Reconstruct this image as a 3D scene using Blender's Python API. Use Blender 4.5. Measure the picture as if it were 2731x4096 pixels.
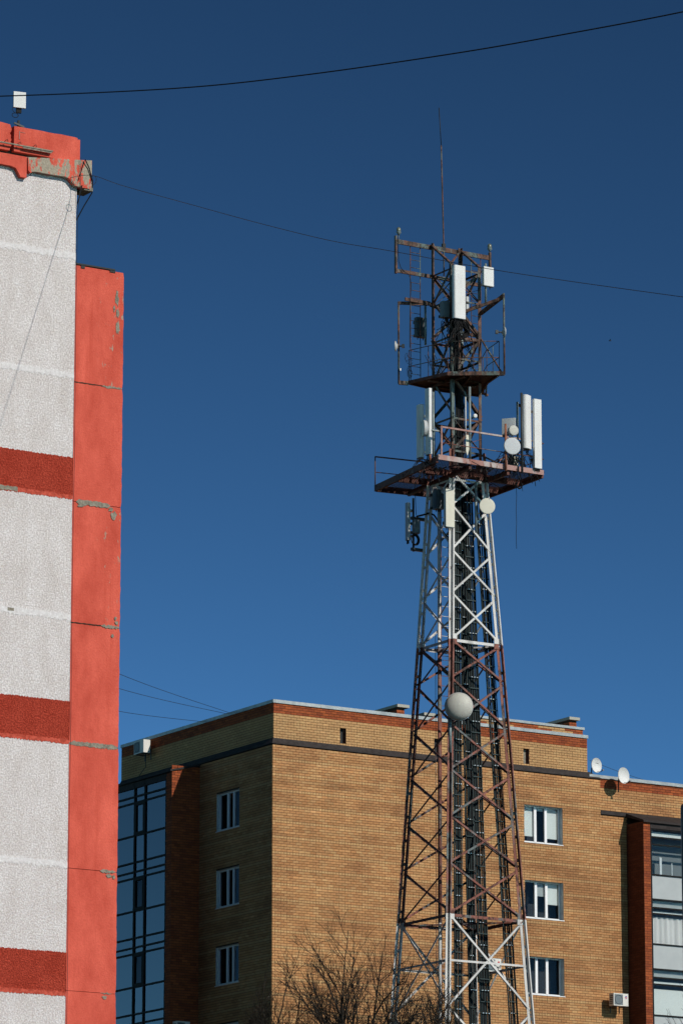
import bpy, math, random
from mathutils import Vector, Matrix, noise
for o in list(bpy.data.objects): bpy.data.objects.remove(o, do_unlink=True)
S = bpy.context.scene
R = math.radians
# ------------------------------------------------------------------ camera
FPX, PITCH, ALPHA, HC = 18287.0, R(13.02), R(32.15), 1.7     # focal length in photo pixels, tilt, street-grid angle, eye height
CX, CY = 1365.5, 2048.0
cam = bpy.data.cameras.new('camera'); cam_o = bpy.data.objects.new('camera', cam)
S.collection.objects.link(cam_o); S.camera = cam_o
cam.sensor_fit = 'VERTICAL'; cam.sensor_height = 36.0; cam.lens = FPX * 36.0 / 4096
cam.clip_start = 1.0; cam.clip_end = 6000
cam_o.location = (0, 0, HC); cam_o.rotation_euler = (R(90) + PITCH, 0, 0)
# ------------------------------------------------------------------ world, sun, exposure
U = Vector((math.cos(ALPHA), math.sin(ALPHA), 0)); N = Vector((math.sin(ALPHA), -math.cos(ALPHA), 0))
SUN = (U * .262 + N + Vector((0, 0, .635))).normalized()
w = bpy.data.worlds.new('World'); S.world = w; w.use_nodes = True
nt = w.node_tree; bg = nt.nodes['Background']
sky = nt.nodes.new('ShaderNodeTexSky'); sky.sky_type = 'NISHITA'; sky.sun_disc = False
sky.sun_elevation = math.asin(SUN.z); sky.sun_rotation = math.atan2(SUN.x, SUN.y)
sky.altitude = 3000; sky.air_density = 0.55; sky.dust_density = 0.0; sky.ozone_density = 6.0
gm = nt.nodes.new('ShaderNodeGamma'); gm.inputs[1].default_value = 2.0
hs = nt.nodes.new('ShaderNodeMix'); hs.data_type = 'RGBA'; hs.blend_type = 'MULTIPLY'; hs.inputs[0].default_value = 1; hs.inputs[7].default_value = (1.34, .965, .402, 1)
nt.links.new(sky.outputs[0], gm.inputs[0]); nt.links.new(gm.outputs[0], hs.inputs[6]); nt.links.new(hs.outputs[2], bg.inputs[0])
bg.inputs[1].default_value = 0.056
sl = bpy.data.lights.new('sun', 'SUN'); sl.energy = 4.0; sl.angle = R(.5); sl.color = (1, .95, .87)
so = bpy.data.objects.new('sun', sl); S.collection.objects.link(so); so.location = (60, -60, 80)
so.rotation_euler = SUN.to_track_quat('Z', 'Y').to_euler()
S.render.engine = 'CYCLES'
S.view_settings.view_transform = 'Standard'; S.view_settings.look = 'None'
S.view_settings.exposure = 0.0; S.view_settings.gamma = 1.0; S.view_settings.use_curve_mapping = False
rnd = random.Random(7)
# ------------------------------------------------------------------ frames: u along the street fronts, n towards the street, z up
class Frame:
    def __init__(s, x, y): s.o = Vector((x, y, 0))
    def w(s, u, n, z): return s.o + U * u + N * n + Vector((0, 0, z))
    def loc(s, P): d = P - s.o; return (d.dot(U), d.dot(N), d.z)
    def onN(s, x, y, n=0.0): return _hit(s, x, y, N, n)
    def onU(s, x, y, u=0.0): return _hit(s, x, y, U, u)
    def onZ(s, x, y, z=0.0): return _hit(s, x, y, Vector((0, 0, 1)), z)
def ray(x, y):
    a = (x - CX) / FPX; b = -(y - CY) / FPX
    return Vector((a, math.cos(PITCH) - b * math.sin(PITCH), math.sin(PITCH) + b * math.cos(PITCH)))
def _hit(s, x, y, axis, k):          # measured point of a surface -> (u, n, z) in the frame
    r = ray(x, y); C = Vector((0, 0, HC)); t = ((s.o - C).dot(axis) + k) / r.dot(axis)
    return s.loc(C + r * t)
def at(x, y, Y): r = ray(x, y); return Vector((0, 0, HC)) + r * (Y / r.y)
FB, FL, FT = Frame(-2.6216, 172.155), Frame(-6.1015, 101.15), Frame(3.4966, 133.0)
# ------------------------------------------------------------------ mesh builder; coordinates (u, n, z) -> local (u, -n, z)
def V(p): return Vector((p[0], -p[1], p[2]))
class MB:
    def __init__(s): s.v = []; s.f = []; s.c = []; s.smooth = []
    def poly(s, pts, col=None, sm=False):
        i = len(s.v); s.v += [Vector(p) for p in pts]; s.f.append(list(range(i, i + len(pts)))); s.c.append(col); s.smooth.append(sm)
    def grid(s, rows, closed=False, sm=True):
        n = len(rows[0]); i = len(s.v)
        for r in rows: s.v += [Vector(p) for p in r]
        for a in range(len(rows) - 1):
            for b in range(n if closed else n - 1):
                c = (b + 1) % n
                s.f.append([i + a * n + b, i + a * n + c, i + (a + 1) * n + c, i + (a + 1) * n + b]); s.c.append(None); s.smooth.append(sm)
        return i
    def hexa(s, p, col=None):            # 8 corners, bottom ring then top ring
        i = len(s.v); s.v += [Vector(q) for q in p]
        for q in ((3, 2, 1, 0), (4, 5, 6, 7), (0, 1, 5, 4), (1, 2, 6, 5), (2, 3, 7, 6), (3, 0, 4, 7)):
            s.f.append([i + k for k in q]); s.c.append(col); s.smooth.append(False)
    def box(s, u0, u1, n0, n1, z0, z1, col=None):
        a, b, c, d = (u0, n1), (u1, n1), (u1, n0), (u0, n0)
        s.hexa([V((q[0], q[1], z0)) for q in (a, b, c, d)] + [V((q[0], q[1], z1)) for q in (a, b, c, d)], col)
    def beam(s, p, q, w, h, up=(0, 0, 1)):
        p, q = V(p), V(q); d = (q - p).normalized(); up = V(up)
        x = d.cross(up)
        if x.length < 1e-4: x = d.cross(Vector((1, 0, 0)))
        x.normalize(); y = x.cross(d).normalized()
        k = [(-w/2, -h/2), (w/2, -h/2), (w/2, h/2), (-w/2, h/2)]
        s.hexa([p + x*a + y*b for a, b in k] + [q + x*a + y*b for a, b in k])
    def angle(s, p, q, a, b, w, t):      # L profile along p-q, flanges along a and b
        p, q = V(p), V(q); a = V(a).normalized(); b = V(b).normalized()
        prof = [a*0, a*w, a*w + b*t, a*t + b*t, a*t + b*w, b*w]
        i = len(s.v); s.v += [p + k for k in prof] + [q + k for k in prof]
        for k in range(6): s.f.append([i+k, i+(k+1) % 6, i+6+(k+1) % 6, i+6+k]); s.c.append(None); s.smooth.append(False)
        s.f += [[i+5, i+4, i+3, i], [i+3, i+2, i+1, i], [i+6, i+9, i+10, i+11], [i+6, i+7, i+8, i+9]]; s.c += [None]*4; s.smooth += [False]*4
    def tube(s, pts, r, n=6, cap=True, world=False, r2=None):
        P = [Vector(p) if world else V(p) for p in pts]; rows = []; m = len(P)
        x = None
        for k in range(m):
            d = (P[min(k+1, m-1)] - P[max(k-1, 0)]).normalized()
            if x is None: x = d.orthogonal().normalized()
            else: x = (x - d * x.dot(d)).normalized()
            y = d.cross(x); rr = r if r2 is None else r + (r2 - r) * k / (m - 1)
            rows.append([P[k] + (x*math.cos(t*2*math.pi/n) + y*math.sin(t*2*math.pi/n)) * rr for t in range(n)])
        i = s.grid(rows, True)
        if cap:
            s.f += [list(range(i + n - 1, i - 1, -1)), list(range(i + (m-1)*n, i + m*n))]; s.c += [None]*2; s.smooth += [False]*2
    def prism(s, poly, z0, z1):          # poly in (u, n)
        a = [V((p[0], p[1], z0)) for p in poly]; b = [V((p[0], p[1], z1)) for p in poly]; m = len(poly)
        s.poly(a); s.poly(b)
        for k in range(m): s.poly([a[k], a[(k+1) % m], b[(k+1) % m], b[k]])
    def face_prism(s, poly, n0, n1):     # poly in (u, z), extruded along n
        a = [V((p[0], n0, p[1])) for p in poly]; b = [V((p[0], n1, p[1])) for p in poly]; m = len(poly)
        s.poly(a); s.poly(b)
        for k in range(m): s.poly([a[k], a[(k+1) % m], b[(k+1) % m], b[k]])
    def rbox(s, w, d, z0, z1, r, seg=4, u=0, n=0):   # upright box with rounded vertical edges
        pts = []
        for cxx, cyy, a0 in ((w/2-r, d/2-r, 0), (-w/2+r, d/2-r, 90), (-w/2+r, -d/2+r, 180), (w/2-r, -d/2+r, 270)):
            for k in range(seg + 1):
                t = R(a0 + 90 * k / seg); pts.append((u + cxx + r*math.cos(t), n + cyy + r*math.sin(t)))
        rows = [[V((p[0], p[1], z)) for p in pts] for z in (z0, z1)]
        i = s.grid(rows, True); m = len(pts)
        s.poly([V((p[0], p[1], z0)) for p in pts]); s.poly([V((p[0], p[1], z1)) for p in pts])
    def lathe(s, prof, c, ax, n=24, sm=True):        # prof (radius, height along ax); c, ax in (u, n, z)
        c = V(c); d = V(ax).normalized(); x = d.orthogonal().normalized(); y = d.cross(x)
        rows = [[c + d*h + (x*math.cos(t*2*math.pi/n) + y*math.sin(t*2*math.pi/n)) * max(r, 1e-4) for t in range(n)] for r, h in prof]
        s.grid(rows, True, sm)
    def build(s, name, mat, parent=None, fix=True):
        me = bpy.data.meshes.new(name); me.from_pydata(s.v, [], s.f); me.materials.append(mat)
        if any(s.smooth): me.polygons.foreach_set('use_smooth', s.smooth)
        if s.c and s.c[0] is not None:
            ca = me.attributes.new('tint', 'FLOAT_COLOR', 'CORNER'); buf = []
            for f, c in zip(s.f, s.c): buf += (list(c) + [1.0]) * len(f)
            ca.data.foreach_set('color', buf)
        if fix:
            import bmesh
            bm = bmesh.new(); bm.from_mesh(me); bmesh.ops.recalc_face_normals(bm, faces=bm.faces); bm.to_mesh(me); bm.free()
        o = bpy.data.objects.new(name, me); S.collection.objects.link(o)
        if parent: o.parent = parent
        return o
def thing(name, label, cat, loc, rot=ALPHA, group=None):
    o = bpy.data.objects.new(name, None); S.collection.objects.link(o); o.location = loc; o.rotation_euler = (0, 0, rot)
    o.empty_display_size = .2
    return tag(o, label, cat, group)
def tag(o, label, cat, group=None):
    o['label'] = label; o['category'] = cat
    if group: o['group'] = group
    return o
# ------------------------------------------------------------------ materials
class Mat:
    def __init__(s, name, col=(.5, .5, .5), rough=.7, metal=0, spec=.3):
        s.m = bpy.data.materials.new(name); s.m.use_nodes = True; s.t = s.m.node_tree; s.b = s.t.nodes['Principled BSDF']
        s.b.inputs['Base Color'].default_value = (*col, 1); s.b.inputs['Roughness'].default_value = rough
        s.b.inputs['Metallic'].default_value = metal; s.b.inputs['Specular IOR Level'].default_value = spec
        s.co = None
    def n(s, t, **k):
        x = s.t.nodes.new(t)
        for a, b in k.items(): setattr(x, a, b)
        return x
    def l(s, a, b): s.t.links.new(a, b)
    def coord(s, scale=(1, 1, 1)):
        if s.co is None: s.co = s.n('ShaderNodeTexCoord')
        mp = s.n('ShaderNodeMapping'); mp.inputs['Scale'].default_value = scale; s.l(s.co.outputs['Object'], mp.inputs[0]); return mp.outputs[0]
    def noise(s, scale, detail=4, rough=.55, stretch=(1, 1, 1), lo=.4, hi=.6):
        x = s.n('ShaderNodeTexNoise'); x.inputs['Scale'].default_value = scale; x.inputs['Detail'].default_value = detail; x.inputs['Roughness'].default_value = rough
        s.l(s.coord(stretch), x.inputs['Vector'])
        r = s.n('ShaderNodeMapRange'); r.inputs['From Min'].default_value = lo; r.inputs['From Max'].default_value = hi; s.l(x.outputs[0], r.inputs[0])
        return r.outputs[0]
    def mix(s, fac, a, b):
        x = s.n('ShaderNodeMix', data_type='RGBA')
        for v, i in ((a, 6), (b, 7)):
            if isinstance(v, tuple): x.inputs[i].default_value = (*v, 1)
            else: s.l(v, x.inputs[i])
        if isinstance(fac, (int, float)): x.inputs[0].default_value = fac
        else: s.l(fac, x.inputs[0])
        return x.outputs[2]
    def col(s, sock): s.l(sock, s.b.inputs['Base Color']); return s
    def bump(s, sock, strength=.4, dist=.02):
        x = s.n('ShaderNodeBump'); x.inputs['Strength'].default_value = strength; x.inputs['Distance'].default_value = dist
        s.l(sock, x.inputs['Height']); s.l(x.outputs[0], s.b.inputs['Normal']); return s
M = {}
def plain(k, *a, **kw): M[k] = Mat(k, *a, **kw).m
# pebble-dash white wall
m = Mat('white pebbledash', rough=.95, spec=.1)
g = m.noise(26, 5, .7, lo=.38, hi=.62); p = m.noise(2.6, 6, .7, (1, 1, .45), lo=.3, hi=.7); d = m.noise(15, 4, .7, lo=.56, hi=.68)
c = m.mix(g, (.46, .405, .395), (.77, .725, .715)); c2 = m.mix(p, (.83, .80, .775), (1.03, 1.03, 1.03))
mm = m.n('ShaderNodeMix', data_type='RGBA', blend_type='MULTIPLY'); mm.inputs[0].default_value = 1; m.l(c, mm.inputs[6]); m.l(c2, mm.inputs[7])
m.col(m.mix(d, mm.outputs[2], (.50, .44, .40))); m.bump(g, .45, .02); M['pebble_white'] = m.m
m = Mat('dark red pebbledash', rough=.95, spec=.1)
g = m.noise(26, 5, .7, lo=.36, hi=.64); p = m.noise(2.2, 4, .6, lo=.35, hi=.65)
m.col(m.mix(p, m.mix(g, (.27, .028, .015), (.57, .072, .04)), m.mix(g, (.31, .034, .019), (.66, .095, .055)))); m.bump(g, .9, .03); M['pebble_red'] = m.m
m = Mat('smooth white joint paint', rough=.9, spec=.1)
g = m.noise(14, 6, .7, lo=.3, hi=.7); m.col(m.mix(g, (.50, .455, .445), (.72, .685, .677))); m.bump(g, .3, .02); M['joint_white'] = m.m
def red_paint(name, patch_lo, patch_hi, edge=False):
    m = Mat(name, rough=.85, spec=.15)
    a = m.noise(1.4, 7, .68, (1, 1, .5), .3, .7); b = m.noise(22, 4, .6, lo=.35, hi=.65); e = m.noise(4.6 if edge else 3.2, 8, .74, (1.8, 1, .7), patch_lo, patch_hi)
    base = m.mix(a, (.44, .058, .036), (.69, .125, .082)); base = m.mix(b, m.mix(.22, base, (.36, .055, .03)), base)
    if edge:                                    # paint flakes off towards the free edge only
        sx = m.n('ShaderNodeSeparateXYZ'); m.l(m.coord(), sx.inputs[0]); mr = m.n('ShaderNodeMapRange'); mr.inputs['From Min'].default_value = .55; mr.inputs['From Max'].default_value = .95; m.l(sx.outputs[0], mr.inputs[0])
        ml = m.n('ShaderNodeMath', operation='MULTIPLY'); m.l(e, ml.inputs[0]); m.l(mr.outputs[0], ml.inputs[1]); e = ml.outputs[0]
    conc = m.mix(b, (.24, .205, .155), (.36, .31, .24))
    st = m.noise(2.5, 3, .6, (2.2, 2.2, .12), .55, .75)
    base = m.mix(m.mix(.45, (0, 0, 0), st), base, (.42, .05, .028))
    m.col(m.mix(e, base, conc)); m.bump(b, .35, .012); return m.m
m = Mat('brick red joint paint', rough=.9, spec=.1)
g = m.noise(9, 4, .6); m.col(m.mix(g, (.33, .05, .03), (.52, .09, .056))); m.bump(g, .3, .02); M['joint_red'] = m.m
M['red_paint'] = red_paint('faded coral red paint', .70, .73)
M['red_chip'] = red_paint('flaking coral red paint', .60, .64, True)
M['peeled'] = red_paint('peeled cornice paint', .46, .475)
m = Mat('bare grey concrete', rough=.95, spec=.1); g = m.noise(14, 6, .7, lo=.3, hi=.7)
m.col(m.mix(g, (.13, .115, .09), (.34, .30, .235))); m.bump(g, .8, .02); M['concrete'] = m.m
# bricks
def brick_mat(name, obj):
    m = Mat(name, rough=.9, spec=.15)
    if obj: src = m.n('ShaderNodeObjectInfo').outputs['Color']
    else: src = m.n('ShaderNodeAttribute', attribute_name='tint').outputs['Color']
    g = m.noise(30, 4, .65, lo=.3, hi=.7)
    x = m.n('ShaderNodeMix', data_type='RGBA', blend_type='MULTIPLY'); x.inputs[0].default_value = 1
    m.l(src, x.inputs[6]); m.l(m.mix(g, (.82, .80, .78), (1.08, 1.08, 1.08)), x.inputs[7]); m.col(x.outputs[2]); m.bump(g, .4, .01)
    return m.m
M['brick'] = brick_mat('fired brick', False); M['brick_one'] = brick_mat('fired brick single', True)
plain('mortar', (.05, .032, .023), .95, spec=.1)
m = Mat('brick lower storeys', rough=.9, spec=.1); bt = m.n('ShaderNodeTexBrick')
for k, v in (('Color1', (.46, .27, .105, 1)), ('Color2', (.36, .20, .08, 1)), ('Mortar', (.10, .066, .045, 1))): bt.inputs[k].default_value = v
for k, v in (('Scale', 1), ('Mortar Size', .006), ('Brick Width', .26), ('Row Height', .1)): bt.inputs[k].default_value = v
mp = m.n('ShaderNodeVectorMath', operation='MULTIPLY'); tc = m.n('ShaderNodeTexCoord'); sp = m.n('ShaderNodeSeparateXYZ'); cb = m.n('ShaderNodeCombineXYZ'); ad = m.n('ShaderNodeMath', operation='ADD')
m.l(tc.outputs['Object'], sp.inputs[0]); m.l(sp.outputs[0], ad.inputs[0]); m.l(sp.outputs[1], ad.inputs[1]); m.l(ad.outputs[0], cb.inputs[0]); m.l(sp.outputs[2], cb.inputs[1]); m.l(cb.outputs[0], bt.inputs['Vector'])
m.col(bt.outputs[0]); M['brick_far'] = m.m
m = Mat('galvanised flashing', rough=.55, metal=.35, spec=.4); g = m.noise(3, 5, .65, lo=.3, hi=.7)
m.col(m.mix(g, (.21, .235, .245), (.37, .39, .39))); M['galv'] = m.m
m = Mat('dark brown sheet metal', rough=.8, spec=.12); g = m.noise(5, 5, .6, lo=.3, hi=.7)
m.col(m.mix(g, (.026, .021, .02), (.048, .04, .038))); M['brown_metal'] = m.m
plain('slab', (.36, .34, .29), .95, spec=.1)
plain('roof', (.05, .05, .05), .95, spec=.1)
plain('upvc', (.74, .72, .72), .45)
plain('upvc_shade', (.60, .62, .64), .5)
m = Mat('grey painted reveal', rough=.6); g = m.noise(8, 3); m.col(m.mix(g, (.42, .45, .45), (.5, .53, .53))); M['reveal'] = m.m
plain('dark_frame', (.012, .011, .011), .7, spec=.1)
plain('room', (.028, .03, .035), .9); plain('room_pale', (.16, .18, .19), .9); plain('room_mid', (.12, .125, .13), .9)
plain('timber_frame', (.13, .045, .025), .7)
m = Mat('roller blind fabric', rough=.9, spec=.1); g = m.noise(40, 3, lo=.3, hi=.7); m.col(m.mix(g, (.60, .61, .60), (.70, .71, .69))); M['blind'] = m.m
m = Mat('pleated curtain', rough=.9, spec=.1); g = m.noise(5, 2, stretch=(1, 1, .1), lo=.3, hi=.7); m.col(m.mix(g, (.55, .52, .51), (.66, .63, .62))); M['curtain'] = m.m
def glass(name, refl, tint, rough=.02, gc=(.9, .95, 1)):
    m = Mat(name); nt = m.t; nt.nodes.remove(m.b)
    tr = m.n('ShaderNodeBsdfTransparent'); tr.inputs[0].default_value = (*tint, 1); gl = m.n('ShaderNodeBsdfGlossy'); gl.inputs['Roughness'].default_value = rough
    gl.inputs[0].default_value = (*gc, 1); mx = m.n('ShaderNodeMixShader'); lw = m.n('ShaderNodeLayerWeight'); lw.inputs[0].default_value = refl
    m.l(lw.outputs['Fresnel'], mx.inputs[0]); m.l(tr.outputs[0], mx.inputs[1]); m.l(gl.outputs[0], mx.inputs[2]); m.l(mx.outputs[0], nt.nodes['Material Output'].inputs[0]); return m.m
M['glass'] = glass('window glass', .17, (.90, .92, .92), .02, (.95, .92, .88))
M['glass_blue'] = glass('tinted bay glass', .52, (.30, .35, .37), .02, (.95, .84, .72))
m = Mat('frosted spandrel panel', rough=.35, spec=.5); g = m.noise(2, 3, lo=.2, hi=.8); m.col(m.mix(g, (.34, .35, .345), (.40, .41, .40))); M['spandrel'] = m.m
# tower paint
def steel(name, a, b, rust, wear, lo, hi, wl, wh):
    m = Mat(name, rough=.75, spec=.25)
    x = m.noise(1.3, 5, .65, (1, 1, .6), .35, .65); e = m.noise(7, 6, .7, (1, 1, .6), lo, hi); t = m.noise(2.3, 5, .6, (1, 1, .35), wl, wh)
    m.col(m.mix(e, m.mix(t, m.mix(x, a, b), wear), rust)); m.bump(e, .2, .005); return m.m
M['steel_white'] = steel('chipped white steel paint', (.50, .485, .465), (.63, .61, .59), (.12, .05, .032), (.38, .37, .355), .62, .67, .52, .66)
M['steel_red'] = steel('faded red oxide steel paint', (.17, .06, .043), (.265, .105, .08), (.05, .029, .023), (.125, .145, .145), .49, .60, .50, .60)
M['steel_rust'] = steel('rusted dark steel', (.085, .048, .034), (.16, .07, .048), (.035, .025, .021), (.10, .135, .125), .47, .58, .50, .60)
M['steel_dark'] = steel('dark rusty platform steel', (.09, .036, .028), (.15, .056, .042), (.04, .024, .02), (.22, .15, .13), .5, .62, .60, .72)
M['steel_pink'] = steel('pale worn red steel', (.28, .12, .095), (.36, .225, .20), (.11, .048, .035), (.39, .335, .315), .55, .64, .48, .60)
plain('cable', (.010, .010, .011), .7, spec=.15)
plain('cable_grey', (.028, .042, .042), .5, .3)
plain('wire', (.015, .015, .017), .6)
plain('clamp', (.65, .66, .66), .35, .6)
m = Mat('galvanised pipe', rough=.5, metal=.3); g = m.noise(9, 4, lo=.3, hi=.7); m.col(m.mix(g, (.15, .18, .18), (.24, .28, .28))); M['pipe'] = m.m
plain('dark_pipe', (.035, .04, .042), .5)
m = Mat('rusty pipe', rough=.85); g = m.noise(12, 5, lo=.3, hi=.7); m.col(m.mix(g, (.16, .06, .035), (.30, .12, .07))); M['rust_pipe'] = m.m
def gelcoat(k, a, b):
    m = Mat(k.replace('_', ' '), rough=.55, spec=.3); g = m.noise(3, 5, .6, (1, 1, .4), .3, .7); m.col(m.mix(g, a, b)); M[k] = m.m
gelcoat('gelcoat_white', (.58, .57, .55), (.66, .65, .635)); gelcoat('gelcoat_cream', (.52, .49, .40), (.60, .57, .47))
gelcoat('gelcoat_grey', (.36, .37, .37), (.46, .465, .46)); gelcoat('dish_cover', (.42, .43, .44), (.50, .505, .51)); gelcoat('dome_cover', (.40, .385, .34), (.47, .455, .40))
gelcoat('cabinet', (.10, .13, .145), (.15, .185, .20)); gelcoat('cabinet_dark', (.035, .045, .05), (.06, .07, .075)); gelcoat('ac_white', (.56, .54, .49), (.64, .62, .575))
plain('black', (.01, .01, .01), .6); plain('red_mark', (.5, .02, .03), .6); plain('blue_mark', (.02, .03, .3), .6); plain('grey_mark', (.2, .2, .21), .6)
m = Mat('lamp lens', rough=.25, spec=.5); m.b.inputs['Base Color'].default_value = (.12, .13, .09, 1); M['lens'] = m.m
m = Mat('tree bark', rough=.95, spec=.05); g = m.noise(6, 5, lo=.3, hi=.7); m.col(m.mix(g, (.022, .018, .015), (.055, .047, .038))); M['bark'] = m.m
m = Mat('ground earth and asphalt', rough=.95, spec=.1); g = m.noise(.08, 6, .6, lo=.35, hi=.65); m.col(m.mix(g, (.035, .035, .035), (.06, .055, .048))); M['ground'] = m.m
# ================================================================== ground
g = MB(); g.poly([(-3000, -600, 0), (3000, -600, 0), (3000, 4000, 0), (-3000, 4000, 0)])
o = g.build('ground', M['ground']); o['kind'] = 'structure'
# ================================================================== panel building with white and red end wall
def ragged(u0, u1, zc, hw, n, jit, seed, step=.04, taper=0):
    """thin uneven strip in the wall plane, proud of it by a few millimetres"""
    r = random.Random(seed); k = max(2, int((u1-u0)/step)); top = []; bot = []
    for i in range(k + 1):
        u = u0 + (u1-u0)*i/k
        e = 1.0 if not taper else min(1, min(i, k-i)/taper + .15)
        top.append((u, zc + hw*e + r.uniform(-jit, jit)*e)); bot.append((u, zc - hw*e + r.uniform(-jit, jit)*e))
    b = MB()
    for i in range(k):
        b.poly([V((top[i][0], n, top[i][1])), V((top[i+1][0], n, top[i+1][1])), V((bot[i+1][0], n, bot[i+1][1])), V((bot[i][0], n, bot[i][1]))])
    for L in (top, bot):
        for i in range(k): b.poly([V((L[i][0], n, L[i][1])), V((L[i+1][0], n, L[i+1][1])), V((L[i+1][0], n-.02, L[i+1][1])), V((L[i][0], n-.02, L[i][1]))])
    return b
bl = thing('panel_apartment_block', 'white pebbledash apartment block with coral red bands and a red loggia wall', 'building', FL.o)
UL = -13.0                                                 # far end of the gable, outside the picture
b = MB(); b.box(UL, -.03, -74, -.06, 0, 33.4); b.build('core', M['mortar'], bl)
zs = [0, 2.9, 5.7, 8.5, 11.3, 14.15, 17.0, 19.82, 22.63, 25.46, 28.27, 31.1, 33.3]
us = [(-12.95, -9.4), (-9.385, -5.6), (-5.585, 0.0)]
for i in range(len(zs) - 1):
    for a, c in us:
        z0, z1 = zs[i] + .008, zs[i+1] - .008
        red = zs[i] in (2.9, 8.5, 14.15, 19.82, 25.46)
        p = MB()
        if red:
            p.box(a, c, -.06, 0, z0 + .88, z1); pr = MB(); pr.box(a, c, -.06, .004, z0, z0 + .876)
        else: p.box(a, c, -.06, 0, z0, z1)
        o = p.build('wall_panel', M['pebble_white'], bl)
        if red:
            pr.build('painted_band', M['pebble_red'], o)
            if c == 0.0 and z0 > 12: ragged(-4.6, -.004, z0 + .878, .012, .0065, .014, int(z0*7), .02).build('band_edge', M['pebble_red'], o)
for i, z in enumerate(zs[5:-1]):
    if z in (14.15, 19.82, 25.46):
        ragged(-4.6, -.01, z - .03, .05, .009, .018, 40+i, .025).build('joint_strip', M['joint_red'], bl)
    else:
        ragged(-4.6, -.005, z + .02, .075, .007, .035, 60+i, .022).build('joint_strip', M['joint_white'], bl)
ragged(-2.3, -1.42, 25.44, .05, .016, .012, 5).build('bare_joint', M['concrete'], bl)
b = MB(); b.box(-1.62, -1.46, .004, .012, 22.63, 22.70); b.build('bare_joint', M['concrete'], bl)
# loggia fin: coral red panels, side wall behind
rz = [0, 2.85, 5.7, 8.5, 11.35, 14.21, 16.95, 19.78, 22.55, 25.36, 28.16, 30.94]
for k in range(12):                                          # loggias along the long front: fins and floor slabs
    n0 = -.30 - k*6.1
    b = MB(); b.box(-.029, 1.2, n0 - 6.1, n0 - 5.9, 0, 30.9); b.build('loggia_fin', M['pebble_red'], bl)
    for z in rz[1:]: b = MB(); b.box(-.028, 1.15, n0 - 5.89, n0, z - .2, z - .02); b.build('loggia_slab', M['concrete'], bl)
for i in range(len(rz) - 1):
    z0, z1 = rz[i] + .006, rz[i+1] - .006
    p = MB(); a, c = .012, 1.30; r = random.Random(i)
    # panel with slightly worn free edge
    k = 22; right = [(c + (r.uniform(-.012, .004) if 0 < j < k else -.02), z0 + (z1-z0)*j/k) for j in range(k+1)]
    p.face_prism([(a, z0)] + right + [(a, z1)], -.24, -.05 + r.uniform(-.006, .006))
    p.build('loggia_panel', M['red_chip'] if i in (10, 8) else M['red_paint'], bl)
for z, a, c, hw, mt in ((25.36, .12, 1.0, .058, 'concrete'), (19.78, .02, 1.28, .05, 'concrete'), (28.16, .75, 1.28, .024, 'concrete'), (22.55, .80, 1.28, .03, 'concrete'), (16.95, .85, 1.25, .035, 'concrete'), (14.21, .9, 1.2, .016, 'concrete')):
    ragged(a, c, z, hw, -.038, .018, int(z*10), .03, 3).build('bare_joint', M[mt], bl)
b = ragged(.02, 1.0, 28.16, .012, -.040, .006, 3); b.build('crack', M['mortar'], bl)
ragged(.02, .8, 22.55, .010, -.040, .006, 4).build('crack', M['mortar'], bl)
for u, z, w_, h_, s in ((1.10, 25.14, .10, .13, 1), (1.02, 25.28, .08, .07, 7), (1.14, 29.95, .07, .12, 8), (1.05, 30.05, .03, .1, 9), (1.2, 22.66, .05, .05, 10), (.25, 25.28, .1, .06, 11), (1.2, 16.83, .05, .06, 12), (1.0, 14.12, .08, .05, 13), (1.12, 30.3, .05, .25, 2), (1.15, 29.6, .06, .2, 3), (1.1, 22.35, .05, .05, 4), (1.17, 22.75, .04, .06, 5), (1.08, 16.85, .09, .05, 6)):
    r = random.Random(s); b = MB(); b.poly([V((u + w_*math.cos(t)*r.uniform(.5, 1.1), -.0405 + .0005*s, z + h_*math.sin(t)*r.uniform(.5, 1.1))) for t in [k*.45 for k in range(14)]]); b.build('bare_patch', M['concrete'], bl)
b = MB(); b.box(.0, 1.05, -.26, -.02, 30.95, 30.985); b.box(.92, 1.06, -.25, -.03, 30.90, 30.95); b.box(.16, .26, -.2, -.03, 30.88, 30.949); b.build('roofing_felt_edge', M['black'], bl)
# cornice and parapet
def cp(px, py, n): r = FL.onN(px, py, n); return (r[0], r[2])
nc = .13
cor = [cp(*q, nc) for q in ((113, 628), (369, 642), (368, 742), (362, 756), (330, 750), (300, 742), (290, 728), (278, 714), (262, 706), (200, 697), (150, 687), (134, 686), (124, 692), (114, 680))]
b = MB(); b.face_prism(cor, -.05, nc); b.build('cornice_panel', M['peeled'], bl)
sh = cor[0][0] - .02
cor2 = [(sh, cp(113, 628, nc)[1]), (sh, cor[4][1]), (sh - .05, cor[4][1] - .005), (sh - .16, cor[4][1]), (sh - .21, cor[6][1]), (sh - .28, cor[7][1] + .03), (sh - .40, cor[8][1] + .03), (sh - 2.0, cor[8][1] + .04), (sh - 2.0, cor[0][1])]
b = MB(); b.face_prism(cor2, -.05, nc - .012); b.build('cornice_panel', M['red_paint'], bl)
b = MB(); b.box(.14, .37, -.35, .10, 32.72, 32.86); b.build('cornice_bracket', M['concrete'], bl)
np_ = .06
r = random.Random(3)
pa = [(-1.685, 33.36)] + [(-1.685 + i*.175, 33.965 + r.uniform(-.006, .006)) for i in range(10)] + [(-.03, 33.95), (-.03, 33.36)]
b = MB(); b.face_prism(pa, -.3, np_); b.build('parapet_panel', M['red_paint'], bl)
b = MB(); b.box(-.022, .055, -.4, np_ - .03, 33.40, 33.93); b.build('parapet_end', M['red_paint'], bl)
edge = [(-1.77 + r.uniform(-.035, .03), 33.52 + i*.05) for i in range(9)]
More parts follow.
